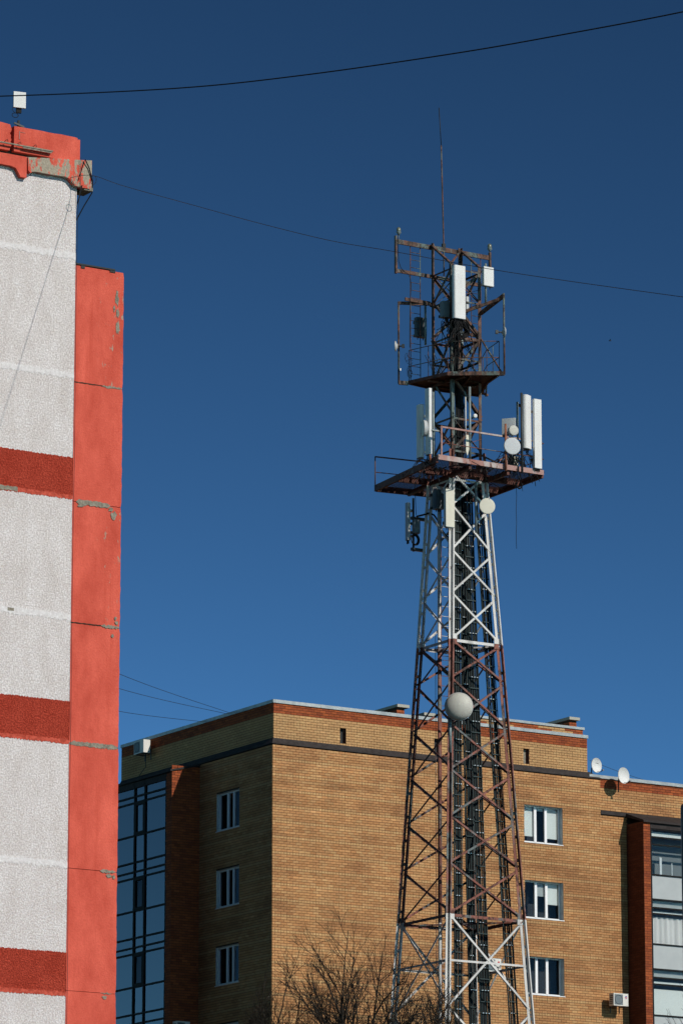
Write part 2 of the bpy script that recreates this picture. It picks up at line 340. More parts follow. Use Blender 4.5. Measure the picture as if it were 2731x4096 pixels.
b = MB(); b.face_prism([(-5, 33.36)] + [(-1.8, 33.36)] + edge + [(-1.79, 33.98), (-2.0, 34.0), (-5, 34.0)], -.3, np_); b.build('parapet_panel', M['red_paint'], bl)
b = MB(); b.box(UL, .0, -74, -.31, 33.42, 33.48); b.build('flat_roof', M['roof'], bl)
b = MB(); b.box(-2.6, -.72, .131, .165, 33.475, 33.505); b.box(-1.5, -.75, .131, .15, 33.44, 33.47); b.build('ledge_strip', M['concrete'], bl)
for u in (-1.28, -.47):
    b = MB(); b.tube([(u + .04*math.cos(t), -.1, 33.93 + .075*math.sin(t)) for t in [k*math.pi/7 for k in range(8)]], .006, 5); b.build('lifting_loop', M['black'], bl)
b = MB(); b.box(-1.56, -1.545, .061, .075, 33.66, 33.86); b.box(-1.53, -1.40, .061, .07, 33.835, 33.842); b.build('steel_insert', M['steel_pink'], bl)
b = MB()
for u in (-2.0, -1.66, -1.26): b = MB(); b.tube([(u, .14, 33.5), (u + .03, .2, 33.53), (u + .07, .2, 33.56), (u + .1, .17, 33.52)], .007, 5); b.build('wire_tie', M['black'], bl)
# roof antenna on the parapet
q = FL.onN(75, 512, -.25)
t = thing('roof_panel_antenna', 'white square panel antenna on a short pole above the red parapet', 'antenna', FL.w(q[0], -.25, 33.5), ALPHA + R(-12))
b = MB(); b.tube([(0, 0, 0), (0, 0, .72)], .035, 8); b.build('pole', M['dark_pipe'], t)
b = MB(); b.beam((-.12, .05, .64), (.12, .05, .56), .035, .04); b.build('crossbar', M['dark_pipe'], t)
zc = FL.onN(78, 400, -.2)[2] - 33.5
b = MB(); b.box(-.145, .145, .05, .08, zc - .19, zc + .19); b.build('panel', M['gelcoat_white'], t)
b = MB(); b.box(-.15, .15, .03, .048, zc - .195, zc + .195); b.build('panel_back', M['cabinet'], t)
b = MB(); b.box(-.06, .06, -.03, .03, zc - .30, zc - .12); b.build('mount', M['cable'], t)
b = MB(); b.tube([(-.1 + .075*math.cos(k*.5), .06, zc - .38 + .055*math.sin(k*.5)) for k in range(14)], .008, 5); b.tube([(-.12, .03, zc - .1), (-.17, .05, zc - .25), (-.1, .06, zc - .33)], .006, 5); b.build('cable_loop', M['cable'], t)
# cables on the block
q0 = FL.onN(326, 640, .2)
b = MB(); b.tube([(q0[0], .19, 33.45), (q0[0] + .01, .17, 32.8)] + [(q0[0] + .01, .04 + .01*math.sin(z), z) for z in [32.2 - i*1.2 for i in range(27)]], .006, 5)
tag(b.build('drop_cable', M['wire'], None), 'thin black cable hanging straight down the red loggia wall', 'cable'); bpy.data.objects['drop_cable'].location = FL.o; bpy.data.objects['drop_cable'].rotation_euler = (0, 0, ALPHA)
b = MB(); b.tube([(.10, .2, 33.42), (.22, .17, 33.25), (.33, .15, 32.95), (.375, .05, 32.7), (.25, -.1, 32.4), (.05, -.2, 31.95), (.015, -.3, 31.8)], .014, 6)
b.tube([(.05, .16, 32.8), (.04, .03, 32.5), (.02, -.1, 32.3)], .014, 6); b.tube([(.1, .16, 33.4), (.02, .15, 33.1), (-.05, .145, 32.9)], .008, 5)
o = tag(b.build('slack_cable', M['cable'], None), 'thick black cable drooping over the peeled cornice corner', 'cable'); o.location = FL.o; o.rotation_euler = (0, 0, ALPHA)
# ================================================================== brick apartment building
bb = thing('brick_apartment_building', 'yellow brick apartment building with red brick trim and glazed bays', 'building', FB.o)
YB = [(.58, .312, .132), (.55, .268, .108), (.60, .36, .16), (.47, .215, .082), (.56, .288, .115)]
def yellow(s, z, row):
    p = noise.noise(Vector((s*.30, z*.55, 3.1))) + .7*noise.noise(Vector((s*.9, z*1.5, 9))) + .35*noise.noise(Vector((s*3.1, z*3.7, 2)))
    rr = random.Random(int(row*77 + 5)).uniform(-.10, .12); c = Vector((.53, .276, .112)).lerp(Vector(YB[rnd.randrange(5)])*.92, .55)
    dark = max(0, min(1, .25 + p*1.15))
    if any(11.4 < s < 13.6 and 0 < zz - z < 1.1 for zz in (29.6, 26.6, 23.6)): dark = min(1, dark + .45)      # damp staining under the sills
    c = c.lerp(Vector((.32, .15, .062)), dark*.8); c *= 1 + rr + rnd.uniform(-.06, .06)
    if z > 32.5 or row % 6 == 0: c = c.lerp(Vector((.56, .37, .168)), .42)
    if rnd.random() < .025: c *= 1.18
    return (c.x*.87, c.y*.865, c.z*.90)
def redb(s, z, row):
    c = Vector((.34, .085, .028)).lerp(Vector((.22, .052, .022)), rnd.random()); return tuple(c * rnd.uniform(.85, 1.12))
def redb_shaded(s, z, row): return tuple(Vector((.13, .042, .021)) * rnd.uniform(.8, 1.15))  # same red brick, darkened: the pillar side's shade is put into the colour
SINGLES = []
def bricks(b, pos, s0, s1, z0, z1, holes, colf, row0=0, bond=True, single=None):
    """courses of bricks; pos(s, d, z) -> (u, n, z), d outwards"""
    nr = int(round((z1 - z0)/.1))
    for r in range(nr):
        za = z0 + r*.1 + .008; zb = za + .084; k = r + row0
        head = bond and k % 6 == 0; L = .118 if head else .248
        s = s0 - (0 if head else (.13 if k % 2 else 0)) ; j = .012
        while s < s1 - .02:
            a, c = max(s, s0), min(s + L, s1); s += L + j
            if c - a < .03: continue
            segs = [(a, c)]
            for (h0, h1, hz0, hz1) in holes:
                if zb > hz0 + .02 and za < hz1 - .02:
                    ns = []
                    for x, y in segs:
                        if y <= h0 or x >= h1: ns.append((x, y))
                        else:
                            if x < h0 - .02: ns.append((x, h0 - .003))
                            if y > h1 + .02: ns.append((h1 + .003, y))
                    segs = ns
            for x, y in segs:
                col = colf((x+y)/2, za, k); d = .011 + rnd.uniform(-.002, .003)
                if single and not head and abs(y - x - .248) < .002 and len(SINGLES) < 300 and single(x, za):
                    SINGLES.append((x, za, col)); continue
                P = [pos(x, d, za), pos(y, d, za), pos(y, -.004, za), pos(x, -.004, za), pos(x, d, zb), pos(y, d, zb), pos(y, -.004, zb), pos(x, -.004, zb)]
                P = [V(q) for q in P]; i = len(b.v); b.v += P
                for q in ((0, 1, 5, 4), (1, 2, 6, 5), (3, 0, 4, 7), (4, 5, 6, 7), (3, 2, 1, 0)): b.f.append([i+t for t in q]); b.c.append(col); b.smooth.append(False)
def core(b, pos, s0, s1, z0, z1, holes, depth=.26):
    """mortar plane with openings and their reveals"""
    S_ = sorted({s0, s1, *[h[0] for h in holes], *[h[1] for h in holes]}); Z_ = sorted({z0, z1, *[h[2] for h in holes], *[h[3] for h in holes]})
    S_ = [x for x in S_ if s0 <= x <= s1]; Z_ = [x for x in Z_ if z0 <= x <= z1]
    for a, c in zip(S_, S_[1:]):
        for e, f in zip(Z_, Z_[1:]):
            m, q = (a+c)/2, (e+f)/2
            if any(h[0] < m < h[1] and h[2] < q < h[3] for h in holes): continue
            b.poly([V(pos(a, 0, e)), V(pos(c, 0, e)), V(pos(c, 0, f)), V(pos(a, 0, f))])
def reveals(pos, h, depth, parent):
    a, c, e, f = h; b = MB(); t = .012
    for q in (((a, 0, e), (a, 0, f), (a, -depth, f), (a, -depth, e)), ((c, 0, e), (c, 0, f), (c, -depth, f), (c, -depth, e)), ((a, 0, f), (c, 0, f), (c, -depth, f), (a, -depth, f)), ((a, 0, e), (c, 0, e), (c, -depth, e), (a, -depth, e))):
        b.poly([V(pos(*p)) for p in q])
    return b.build('reveal', M['reveal'], parent)
def pbox(b, pos, s0, s1, d0, d1, z0, z1):
    P = [pos(s0, d1, z0), pos(s1, d1, z0), pos(s1, d0, z0), pos(s0, d0, z0), pos(s0, d1, z1), pos(s1, d1, z1), pos(s1, d0, z1), pos(s0, d0, z1)]
    b.hexa([V(p) for p in P])
def window(pos, h, depth, mullions, blinds, frame='upvc', rev=False, name='window'):
    """frame, sash bars, glass, blinds and sill of one window; d < 0 is inwards"""
    a, c, e, f = h; o = MB(); fw = .055; D = -depth
    for x0, x1 in ((a, a+fw), (c-fw, c)): pbox(o, pos, x0, x1, D-.07, D, e, f)
    for z0, z1 in ((e, e+fw+.02), (f-fw, f)): pbox(o, pos, a+fw, c-fw, D-.07, D, z0, z1)
    win = o.build(name, M[frame], bb)
    for mu in mullions:
        b = MB(); pbox(b, pos, mu-.055, mu+.055, D-.06, D+.012, e+fw, f-fw); b.build('mullion', M[frame], win)
    xs = [a+fw] + [q for mu in mullions for q in (mu-.055, mu+.055)] + [c-fw]
    for i in range(0, len(xs), 2):
        b = MB(); pbox(b, pos, xs[i], xs[i+1], D-.045, D-.035, e+fw+.02, f-fw); b.build('pane', M['glass'], win)
    for k, z0, z1, mt in blinds:
        b = MB(); x0, x1 = xs[2*k], xs[2*k+1]; pbox(b, pos, x0+.015, x1-.015, D-.10, D-.09, e+(f-e)*z0, e+(f-e)*z1-.06); b.build('blind', M[mt], win)
    b = MB(); pbox(b, pos, a-.03, c+.03, D, .035, e-.03, e); b.build('sill', M[frame], win)
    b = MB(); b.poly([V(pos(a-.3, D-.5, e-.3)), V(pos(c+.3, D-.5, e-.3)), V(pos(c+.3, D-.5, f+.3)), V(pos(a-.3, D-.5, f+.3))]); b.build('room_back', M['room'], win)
    reveals(pos, h, depth, win)
    return win
front = lambda s, d, z: (s, d, z)
left = lambda s, d, z: (-d, -s, z)                 # s runs back along the shaded side
ZB = 18.0
# --- street front, main wall
WH = [(11.59, 13.42, z, z+1.5) for z in (29.62, 26.62, 23.62, 20.62)]
b = MB(); core(b, front, 0, 15.27, ZB, 32.42, WH); wf = b.build('front_wall', M['mortar'], bb)
b = MB(); bricks(b, front, 0, 15.27, ZB, 32.4, WH, yellow, 0, True, lambda x, z: x < 1.35 and z > 25.0)
o = b.build('brickwork', M['brick'], wf, False); o['kind'] = 'stuff'
sm = MB(); sm.box(0, .248, -.004, .012, 0, .084); proto = sm.build('brick', M['brick_one'], wf); pm = proto.data
for i, (x, z, col) in enumerate(SINGLES):
    o = proto if i == 0 else bpy.data.objects.new('brick', pm)
    if i: S.collection.objects.link(o); o.parent = wf
    o.location = (x, rnd.uniform(-.002, .002), z); o.color = (*col, 1)
window(front, WH[0], .22, [12.26, 12.76], [(0, .19, 1, 'blind'), (1, .88, 1, 'blind'), (2, .17, 1, 'blind')])
window(front, WH[1], .22, [12.26, 12.76], [(1, .62, 1, 'spandrel'), (2, .42, 1, 'blind')])
window(front, WH[2], .22, [12.26, 12.76], [])
window(front, WH[3], .22, [12.26, 12.76], [(0, .2, 1, 'blind')])
# --- belt flashing, upper wall, parapet
def belt(pts_out, z0, z1, s=.1):
    pass
b = MB()
fl = [(-.07, 0.07), (14.8, .07)]
b.face_prism([(-.07, 32.43), (15.3, 32.43), (15.3, 32.47), (-.07, 32.47)], -.3, .07)
b.hexa([V(p) for p in ((-.05, .05, 32.47), (15.28, .05, 32.47), (15.28, -.13, 32.47), (-.05, -.13, 32.47), (.09, -.10, 32.70), (14.85, -.10, 32.70), (14.85, -.13, 32.70), (.09, -.13, 32.70))])
b.build('belt_flashing', M['brown_metal'], bb)
b = MB(); b.box(-.069, .13, -11.9, -.301, 32.43, 32.469)
b.hexa([V(p) for p in ((-.05, -.131, 32.47), (.12, -.131, 32.47), (.12, -11.9, 32.47), (-.05, -11.9, 32.47), (.09, -.131, 32.70), (.12, -.131, 32.70), (.12, -11.9, 32.70), (.09, -11.9, 32.70))])
b.build('belt_flashing', M['brown_metal'], bb)
uf = lambda s, d, z: (s, d - .10, z); ul = lambda s, d, z: (.10 - d, -s, z)
SL = [(3.09, 3.36, 32.75, 33.36), (7.43, 7.70, 32.75, 33.36), (11.64, 11.91, 32.75, 33.36)]
b = MB(); core(b, uf, .10, 14.72, 32.5, 34.05, SL); wu = b.build('attic_wall', M['mortar'], bb)
b = MB(); bricks(b, uf, .10, 14.72, 32.65, 33.65, SL, yellow, 0); bricks(b, uf, .10, 14.72, 33.65, 34.05, [], redb, 0, False)
o = b.build('brickwork', M['brick'], wu, False); o['kind'] = 'stuff'
for i, h in enumerate(SL):
    v = MB(); a, c, e, f = h
    for x0, x1, z0, z1 in ((a, a+.03, e, f), (c-.03, c, e, f), (a+.03, c-.03, e, e+.03), (a+.03, c-.03, f-.03, f)): v.box(x0, x1, -.30, -.22, z0, z1)
    wv = v.build('vent_window', M['timber_frame'], bb)
    v = MB(); v.box(a+.03, c-.03, -.28, -.27, e+.03, f-.03); v.build('pane', M['concrete'] if i == 2 else M['black'], wv); reveals(uf, h, .2, wv).data.materials[0] = M['timber_frame']
b = MB(); b.box(.04, 14.75, -.34, -.04, 34.04, 34.17); b.box(.04, .10+.3, -11.9, -.341, 34.04, 34.17)
b.build('coping', M['galv'], bb)
for k in range(1, 7):
    u = .1 + k*2.08; v = MB(); v.box(u, u+.02, -.038, -.033, 34.045, 34.172); v.build('coping_seam', M['galv'], bb)
b = MB(); core(b, ul, .10, 11.9, 32.5, 34.05, []); o2 = b.build('attic_wall', M['mortar'], bb)
b = MB(); bricks(b, ul, .10, 11.9, 32.65, 33.65, [], yellow, 3); bricks(b, ul, .10, 11.9, 33.65, 34.05, [], redb, 0, False)
o = b.build('brickwork', M['brick'], o2, False); o['kind'] = 'stuff'
b = MB(); b.box(.35, 14.71, -11.9, -.35, 33.4, 33.5); b.build('flat_roof', M['roof'], bb)
# raised stair parapet at the right end
rp = lambda s, d, z: (s, d - .38, z)
b = MB(); b.box(9.7, 14.72, -4.5, -.385, 33.5, 34.42); wr = b.build('stair_parapet', M['mortar'], bb)
def mixed(s, z, row): return redb(s, z, row) if math.sin(s*2.1 + row) > -.3 or s > 14.2 else yellow(s, z, row)
b = MB(); bricks(b, rp, 9.7, 14.72, 34.12, 34.42, [], mixed, 0, False); o = b.build('brickwork', M['brick'], wr, False); o['kind'] = 'stuff'
b = MB(); b.box(9.64, 14.78, -4.56, -.32, 34.43, 34.53); b.build('coping', M['galv'], wr)
b = MB(); bricks(b, lambda s, d, z: (14.72 + d, -s, z), .1, 4.5, 32.6, 34.05, [], redb, 0, False); o = b.build('brickwork', M['brick'], wr, False); o['kind'] = 'stuff'
b = MB(); b.box(14.5, 14.718, -4.5, -.11, 32.4, 34.04); b.build('attic_return', M['mortar'], bb)
# chimneys
def chimney(x0, x1, ytop, ybot, n0, dep, brick_x0, brick_x1):
    a = FB.onN(x0, ytop, n0); c = FB.onN(x1, ybot, n0); zt = a[2]; zb_ = zt - .12
    v = MB(); v.box(FB.onN(brick_x0, ybot, n0-.1)[0], FB.onN(brick_x1, ybot, n0-.1)[0], n0-dep+.3, n0-.15, 33.5, zb_); ch = v.build('chimney', M['mortar'], bb)
    s0, s1 = FB.onN(brick_x0, ybot, n0-.1)[0], FB.onN(brick_x1, ybot, n0-.1)[0]
    w_ = MB(); bricks(w_, lambda s, d, z: (s, n0-.15+d, z), s0, s1, 33.5, 33.5 + int((zb_-33.5)/.1)*.1, [], redb, 0, False)
    bricks(w_, lambda s, d, z: (s0 - d, n0-.15-s, z), 0, dep-.5, 33.5, 33.5 + int((zb_-33.5)/.1)*.1, [], redb, 0, False)
    o = w_.build('brickwork', M['brick'], ch, False); o['kind'] = 'stuff'
    v = MB(); v.box(a[0], FB.onN(x1, ytop+4, n0)[0], n0-dep, n0, zb_+.005, zt); v.build('cap_slab', M['slab'], ch)
chimney(1589, 1637, 2815, 2826, -1.2, 2.3, 1589, 1619); chimney(1696, 1742, 2849, 2858, -1.6, 1.6, 1730, 1752); chimney(2276, 2318, 2866, 2874, -2.0, 2.0, 2278, 2306)
# --- lower wing to the right of the step
rw = lambda s, d, z: (s, d - .05, z)
b = MB(); core(b, rw, 15.27, 26, ZB, 32.46, []); ww = b.build('wing_wall', M['mortar'], bb)
b = MB(); bricks(b, rw, 15.27, 16.6, ZB, 31.0, [], yellow, 0); bricks(b, rw, 15.27, 21.5, 31.2, 32.1, [], yellow, 2); bricks(b, rw, 15.27, 21.5, 32.1, 32.46, [], redb, 0, False)
o = b.build('brickwork', M['brick'], ww, False); o['kind'] = 'stuff'
b = MB(); b.box(14.74, 26, -.35, .03, 32.47, 32.60); b.build('coping', M['galv'], bb)
b = MB(); b.box(15.28, 26, -.04, .03, 31.03, 31.17); b.build('belt_flashing', M['brown_metal'], bb)
b = MB(); b.box(14.74, 26, -11.9, -.36, 32.2, 32.3); b.build('flat_roof', M['roof'], bb)
# right bay
DB = 1.12; UB = 16.56
ubp = FB.onN(2602, 3600, DB)[0]; ubf = FB.onN(2571, 3600, DB)[0]
b = MB(); b.box(UB, ubp, -.05, DB-.012, ZB, 30.72); bs = b.build('bay_pillar', M['mortar'], bb)
b = MB(); bricks(b, lambda s, d, z: (UB - d, DB - s, z), .0, DB, ZB, 30.7, [], redb_shaded, 0, False); bricks(b, lambda s, d, z: (s, DB-.012+d, z), UB, ubp, ZB, 30.7, [], redb, 1, False)
o = b.build('brickwork', M['brick'], bs, False); o['kind'] = 'stuff'
b = MB(); b.hexa([V(p) for p in ((UB-.06, DB+.10, 30.66), (26, DB+.10, 30.66), (26, -.04, 31.02), (UB-.06, -.04, 31.02), (UB-.06, DB+.10, 30.74), (26, DB+.10, 30.74), (26, -.04, 31.18), (UB-.06, -.04, 31.18))])
b.face_prism([(ubp+.02, 30.45), (26, 30.45), (26, 30.65), (ubp+.02, 30.65)], DB-.1, DB+.0); b.build('bay_roof', M['brown_metal'], bb)
zl = [FB.onN(2665, 3200 + y/2.626, DB)[2] for y in (318, 400, 478, 795, 1052, 1140, 1202, 1522, 1783, 1872, 1942, 2268)]
per = (zl[3] - zl[11])/2
zl += [zl[11] - per*.33, zl[11] - per*.46, zl[11] - per*.54, zl[11] - per]
UR = 19.35
f = MB()
for u0, u1 in ((ubp+.002, ubp+.09), (UR, UR+.12), (UR+1.9, UR+2.02)): f.box(u0, u1, DB-.14, DB-.02, zl[-1]-.2, zl[0]+.1)
gf = f.build('bay_glazing', M['dark_frame'], bb)
kinds = ['blind_top', 'clear', 'room', 'spandrel', 'pale', 'clear_blind', 'curtain', 'spandrel', 'pale', 'clear_blind', 'blind', 'spandrel', 'pale', 'clear', 'curtain']
for i, z in enumerate(zl): f = MB(); f.box(ubp+.092, UR-.002, DB-.12, DB-.03, z-.03, z+.03); f.build('transom', M['dark_frame'], gf)
for i in range(len(zl) - 1):
    z1, z0 = zl[i] - .031, zl[i+1] + .031; k = kinds[i]
    for a, c in ((ubp+.095, UR-.005), (UR+.125, UR+1.895)):
        f = MB(); f.box(a, c, DB-.08, DB-.068, z0, z1); f.build('pane', M['spandrel'] if k == 'spandrel' else M['glass'], gf)
        if k == 'curtain':
            f = MB(); nn = 60; f.grid([[V((a + (c-.08-a)*j/nn, DB-.22 + .03*math.sin(j*.95) + .012*math.sin(j*.37), z)) for j in range(nn+1)] for z in (z0, z1-.07)]); f.build('curtain', M['curtain'], gf)
        elif k in ('blind', 'blind_top', 'pale', 'clear_blind'):
            f = MB(); t = {'blind': .88, 'blind_top': .8, 'pale': 1.0, 'clear_blind': .55}[k]; f.box(a+.02, c-(.12 if k == 'blind' else .03), DB-.22, DB-.21, z0, z0+(z1-z0)*t); f.build('blind', M['spandrel'] if k == 'pale' else M['blind'], gf)
        elif k == 'room':
            f = MB(); f.box(a+.75, a+.86, DB-.6, DB-.55, z0, z0+.78); f.box(a+1.2, a+1.24, DB-.4, DB-.36, z0, z0+.55); f.build('inner_frame', M['upvc_shade'], gf)
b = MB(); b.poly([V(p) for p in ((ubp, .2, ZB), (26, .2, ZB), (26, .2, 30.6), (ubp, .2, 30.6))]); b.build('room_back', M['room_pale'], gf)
# --- shaded side wall
LW = [(2.44, 4.16, z, z+1.47) for z in (29.58, 26.58, 23.58, 20.58)]
NB_ = 5.47
b = MB(); core(b, left, .0, 12, ZB, 32.42, LW); wl = b.build('side_wall', M['mortar'], bb)
b = MB(); bricks(b, left, .012, NB_, ZB, 32.4, LW, yellow, 3); o = b.build('brickwork', M['brick'], wl, False); o['kind'] = 'stuff'
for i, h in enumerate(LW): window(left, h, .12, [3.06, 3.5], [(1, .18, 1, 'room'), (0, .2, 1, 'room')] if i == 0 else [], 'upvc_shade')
# left bay
UQ = FB.onN(688, 3200, -NB_)[0]; pw = .46
b = MB(); b.box(UQ+.012, -.02, -NB_-pw, -NB_-.012, ZB, 32.05); bs = b.build('bay_pillar', M['mortar'], bb)
b = MB(); bricks(b, lambda s, d, z: (UQ + s, -NB_-.012 + d, z), 0, -UQ, ZB, 32.3, [], redb, 0, False); bricks(b, lambda s, d, z: (UQ+.012 - d, -NB_ - s, z), .0, pw, ZB, 32.0, [], redb, 1, False)
o = b.build('brickwork', M['brick'], bs, False); o['kind'] = 'stuff'
b = MB(); zr = 32.08
b.hexa([V(p) for p in ((UQ-.10, -NB_+.06, zr-.05), (0, -NB_+.06, 32.36), (0, -12, 32.36), (UQ-.10, -12, zr-.05), (UQ-.10, -NB_+.06, zr+.03), (0, -NB_+.06, 32.42), (0, -12, 32.42), (UQ-.10, -12, zr+.03))])
b.box(UQ+.0, UQ+.1, -12, -NB_-pw, zr-.30, zr-.055); b.build('bay_roof', M['brown_metal'], bb)
UG = UQ + .05
zq = FB.onU(660, 3420, UG)[2]
lines = []
for k in range(-1, 4): lines += [zq - 3*k - q for q in (0, .375, .62, 1.93)]
lines = sorted([z for z in lines if ZB < z < zr - .3], reverse=True); lines = [zr - .25] + lines
vm = [-NB_ - pw, FB.onU(583, 3300, UG)[1], FB.onU(542, 3300, UG)[1]]; dv = vm[0] - vm[1]
vm += [vm[2] - dv, vm[2] - dv - .8, vm[2] - 2*dv - .8]
f = MB()
for n_ in vm: f.box(UG-.05, UG+.06, n_-.045, n_+.045, ZB, zr-.06)
gl_ = f.build('bay_glazing', M['dark_frame'], bb)
for z in lines: f = MB(); f.box(UG-.04, UG+.05, vm[-1], vm[0], z-.035, z+.035); f.build('transom', M['dark_frame'], gl_)
for i in range(len(lines) - 1):
    for j in range(len(vm) - 1):
        z1, z0 = lines[i]-.036, lines[i+1]+.036; n1, n0 = vm[j]-.046, vm[j+1]+.046
        tall = z1 - z0 > 1.1 and z1 - z0 < 1.3
        sash = tall and j in (1, 3)
        if sash:
            f = MB()
            for q in ((n0, n0+.09, z0, z1), (n1-.09, n1, z0, z1), (n0+.09, n1-.09, z0, z0+.09), (n0+.09, n1-.09, z1-.09, z1)): f.box(UG-.055, UG+.03, q[0], q[1], q[2], q[3])
            f.build('sash', M['dark_frame'], gl_); n0 += .09; n1 -= .09; z0 += .09; z1 -= .09
        f = MB(); dx = rnd.uniform(-.003, .003)
        f.poly([V(p) for p in ((UG+dx, n0, z0), (UG-dx, n1, z0), (UG-dx, n1, z1), (UG+dx, n0, z1))]); f.build('pane', M['glass'] if sash and i > 4 else M['glass_blue'], gl_, False)
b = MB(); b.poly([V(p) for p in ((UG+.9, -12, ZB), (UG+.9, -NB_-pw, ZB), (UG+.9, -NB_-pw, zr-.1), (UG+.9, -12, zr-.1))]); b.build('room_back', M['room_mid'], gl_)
# body down to the ground
b = MB(); b.box(.0, 26, -11.9, -.06, 0, ZB-.01); b.box(UQ+.01, -.001, -11.9, -NB_-.012, 0, ZB-.01); b.box(UB, 26, -.059, DB-.012, 0, ZB-.01); b.build('lower_storeys', M['brick_far'], bb)
b = MB(); b.box(.3, 25.9, -11.9, -.9, ZB, 32.1); b.build('inner_core', M['room'], bb)
# --- air conditioners
def ac_unit(F, u, n, z, rot, w, h, d, label, logo):
    t = thing('air_conditioner', label, 'air conditioner', F.w(u, n, z), rot, 'air conditioners on the brick walls')
    b = MB(); b.rbox(w, d, 0, h, .02, 3, 0, d/2); b.build('casing', M['ac_white'], t)
    b = MB(); fw = w*.56; fx = -w*.16
    b.box(fx-fw/2, fx+fw/2, d, d+.006, h*.08, h*.92); g_ = b.build('grille', M['cabinet'], t)
    for k in range(7):
        v = MB(); zz = h*(.14 + .72*k/6); v.box(fx-fw/2+.01, fx+fw/2-.01, d+.007, d+.012, zz-.004, zz+.004); v.build('bar', M['grey_mark'], g_)
    b = MB(); b.lathe([(h*.38, 0), (h*.38, .004), (h*.34, .006), (h*.34, 0)], (fx, d+.008, h*.5), (0, 1, 0), 20); b.build('fan_ring', M['cabinet_dark'], t)
    b = MB()
    for k in range(5): b.box(-w/2-.004, -w/2, d*.15, d*.85, h*(.16+.15*k), h*(.16+.15*k)+h*.08)
    b.build('side_vent', M['cabinet_dark'], t)
    for s in (-1, 1):
        b = MB(); b.box(s*w*.3-.015, s*w*.3+.015, -.12, d, -.04, -.005); b.box(s*w*.3-.015, s*w*.3+.015, -.14, -.10, -.25, .2); b.build('bracket', M['dark_pipe'], t)
    lx = w*.335
    if logo:
        if logo == 'LG': b = MB(); b.lathe([(.001, 0), (.045, .001), (.045, -.004)], (lx, d+.008, h*.72), (0, 1, 0), 16); b.build('logo', M['red_mark'], t)
        else:
            for mt, a0 in (('blue_mark', 0), ('red_mark', 180)):
                b = MB()
                for k in range(8):
                    t0, t1 = R(a0 + k*22.5), R(a0 + (k+1)*22.5)
                    b.poly([V((lx + r_*math.cos(q), d+.006, h*.72 + r_*math.sin(q))) for r_, q in ((.02, t0), (.05, t0), (.05, t1), (.02, t1))])
                b.build('logo', M[mt], t)
        c = bpy.data.curves.new('lettering', 'FONT'); c.body = logo; c.size = .085 if logo == 'LG' else .035; c.align_x = 'CENTER'
        o = bpy.data.objects.new('lettering', c); S.collection.objects.link(o)
        me = bpy.data.meshes.new_from_object(o.evaluated_get(bpy.context.evaluated_depsgraph_get())); bpy.data.objects.remove(o)
        o = bpy.data.objects.new('lettering', me); S.collection.objects.link(o); o.parent = t; me.materials.append(M['grey_mark'] if logo == 'LG' else M['blue_mark'])
        o.location = (lx + (.03 if logo == 'LG' else 0), -(d + .009), h*(.36 if logo == 'LG' else .58)); o.rotation_euler = (R(90), R(-90) if logo == 'LG' else 0, 0)
    return t
p0 = FB.onN(2453, 4020, .62); p1 = FB.onN(2512, 4023, .62)
ac_unit(FB, (p0[0]+p1[0])/2, .30, p0[2]-.01, ALPHA, p1[0]-p0[0], .49, .32, 'white air conditioner with a ringed logo beside the recessed bay pillar', 'GREE')
p0 = FB.onN(1940, 3884, .6); p1 = FB.onN(2002, 3889, .6)
ac_unit(FB, (p0[0]+p1[0])/2, .28, p0[2], ALPHA, .78, .52, .32, 'white air conditioner with red round logo hung behind the lattice tower', 'LG')
p0 = FB.onU(556, 3010, -.40); 
ac_unit(FB, -.12, p0[1]+.05, p0[2]-.05, ALPHA - R(90), .78, .52, .32, 'white air conditioner on the shaded parapet above the blue glass bay', None)
b = MB(); b.tube([V((-.25, p0[1]+.3, p0[2]-.1)), V((-.2, p0[1]+.2, p0[2]-.6)), V((-.25, p0[1]-.4, p0[2]-1.0)), V((-.5, p0[1]-1.3, p0[2]-1.35))], .015, 6, world=True)
o = tag(b.build('drain_hose', M['cable_grey']), 'grey hose curving down from the parapet air conditioner', 'hose'); o.location = FB.o; o.rotation_euler = (0, 0, ALPHA)
p0 = FB.onN(755, 4090, -5.0)
ac_unit(FB, p0[0]-.15, -5.46, p0[2]-.5, ALPHA, .60, .55, .32, 'shaded air conditioner low in the dark corner beside the red brick bay', None)
# --- satellite dishes on the low roof
def offset_dish(px, py, n, wpx, hpx, label):
    q = FB.onN(px, py, n); ppm = FPX/181
    rw_, rh = hpx/2/ppm*.93, hpx/2/ppm
    t = thing('satellite_dish', label, 'satellite dish', FB.w(q[0], n, q[2]-rh), ALPHA + R(8), 'satellite dishes on the low roof')
    b = MB(); rows = []
    for i in range(7):
        rr = i/6; rows.append([V((rr*rw_*math.cos(a), -.10*(1-rr*rr) + .10, rh + rr*rh*math.sin(a))) for a in [k*2*math.pi/28 for k in range(28)]])
    b.grid(rows, True); rim = [V((rw_*1.0*math.cos(a), .075, rh + rh*math.sin(a))) for a in [k*2*math.pi/28 for k in range(28)]]
    b.grid([rows[-1], rim], True); b.build('reflector', M['gelcoat_white'], t)
    b = MB(); b.tube([(0, .11, .03), (.08, .26, .02), (.10, .34, .07)], .010, 6); b.build('arm', M['dark_pipe'], t)
    b = MB(); b.tube([(.10, .31, .085), (.11, .38, .07)], .03, 10); b.build('feed', M['grey_mark'], t)
    b = MB(); b.tube([(0, -.03, rh), (0, -.2, rh*.7), (0, -.22, -.3)], .025, 8); b.build('mast', M['dark_pipe'], t)
offset_dish(2378, 3062, -.1, 39, 60, 'white satellite dish standing on the coping beside the taller brick wall')
offset_dish(2486, 3103, .55, 42, 66, 'white rust-streaked satellite dish leaning out over the red brick band')
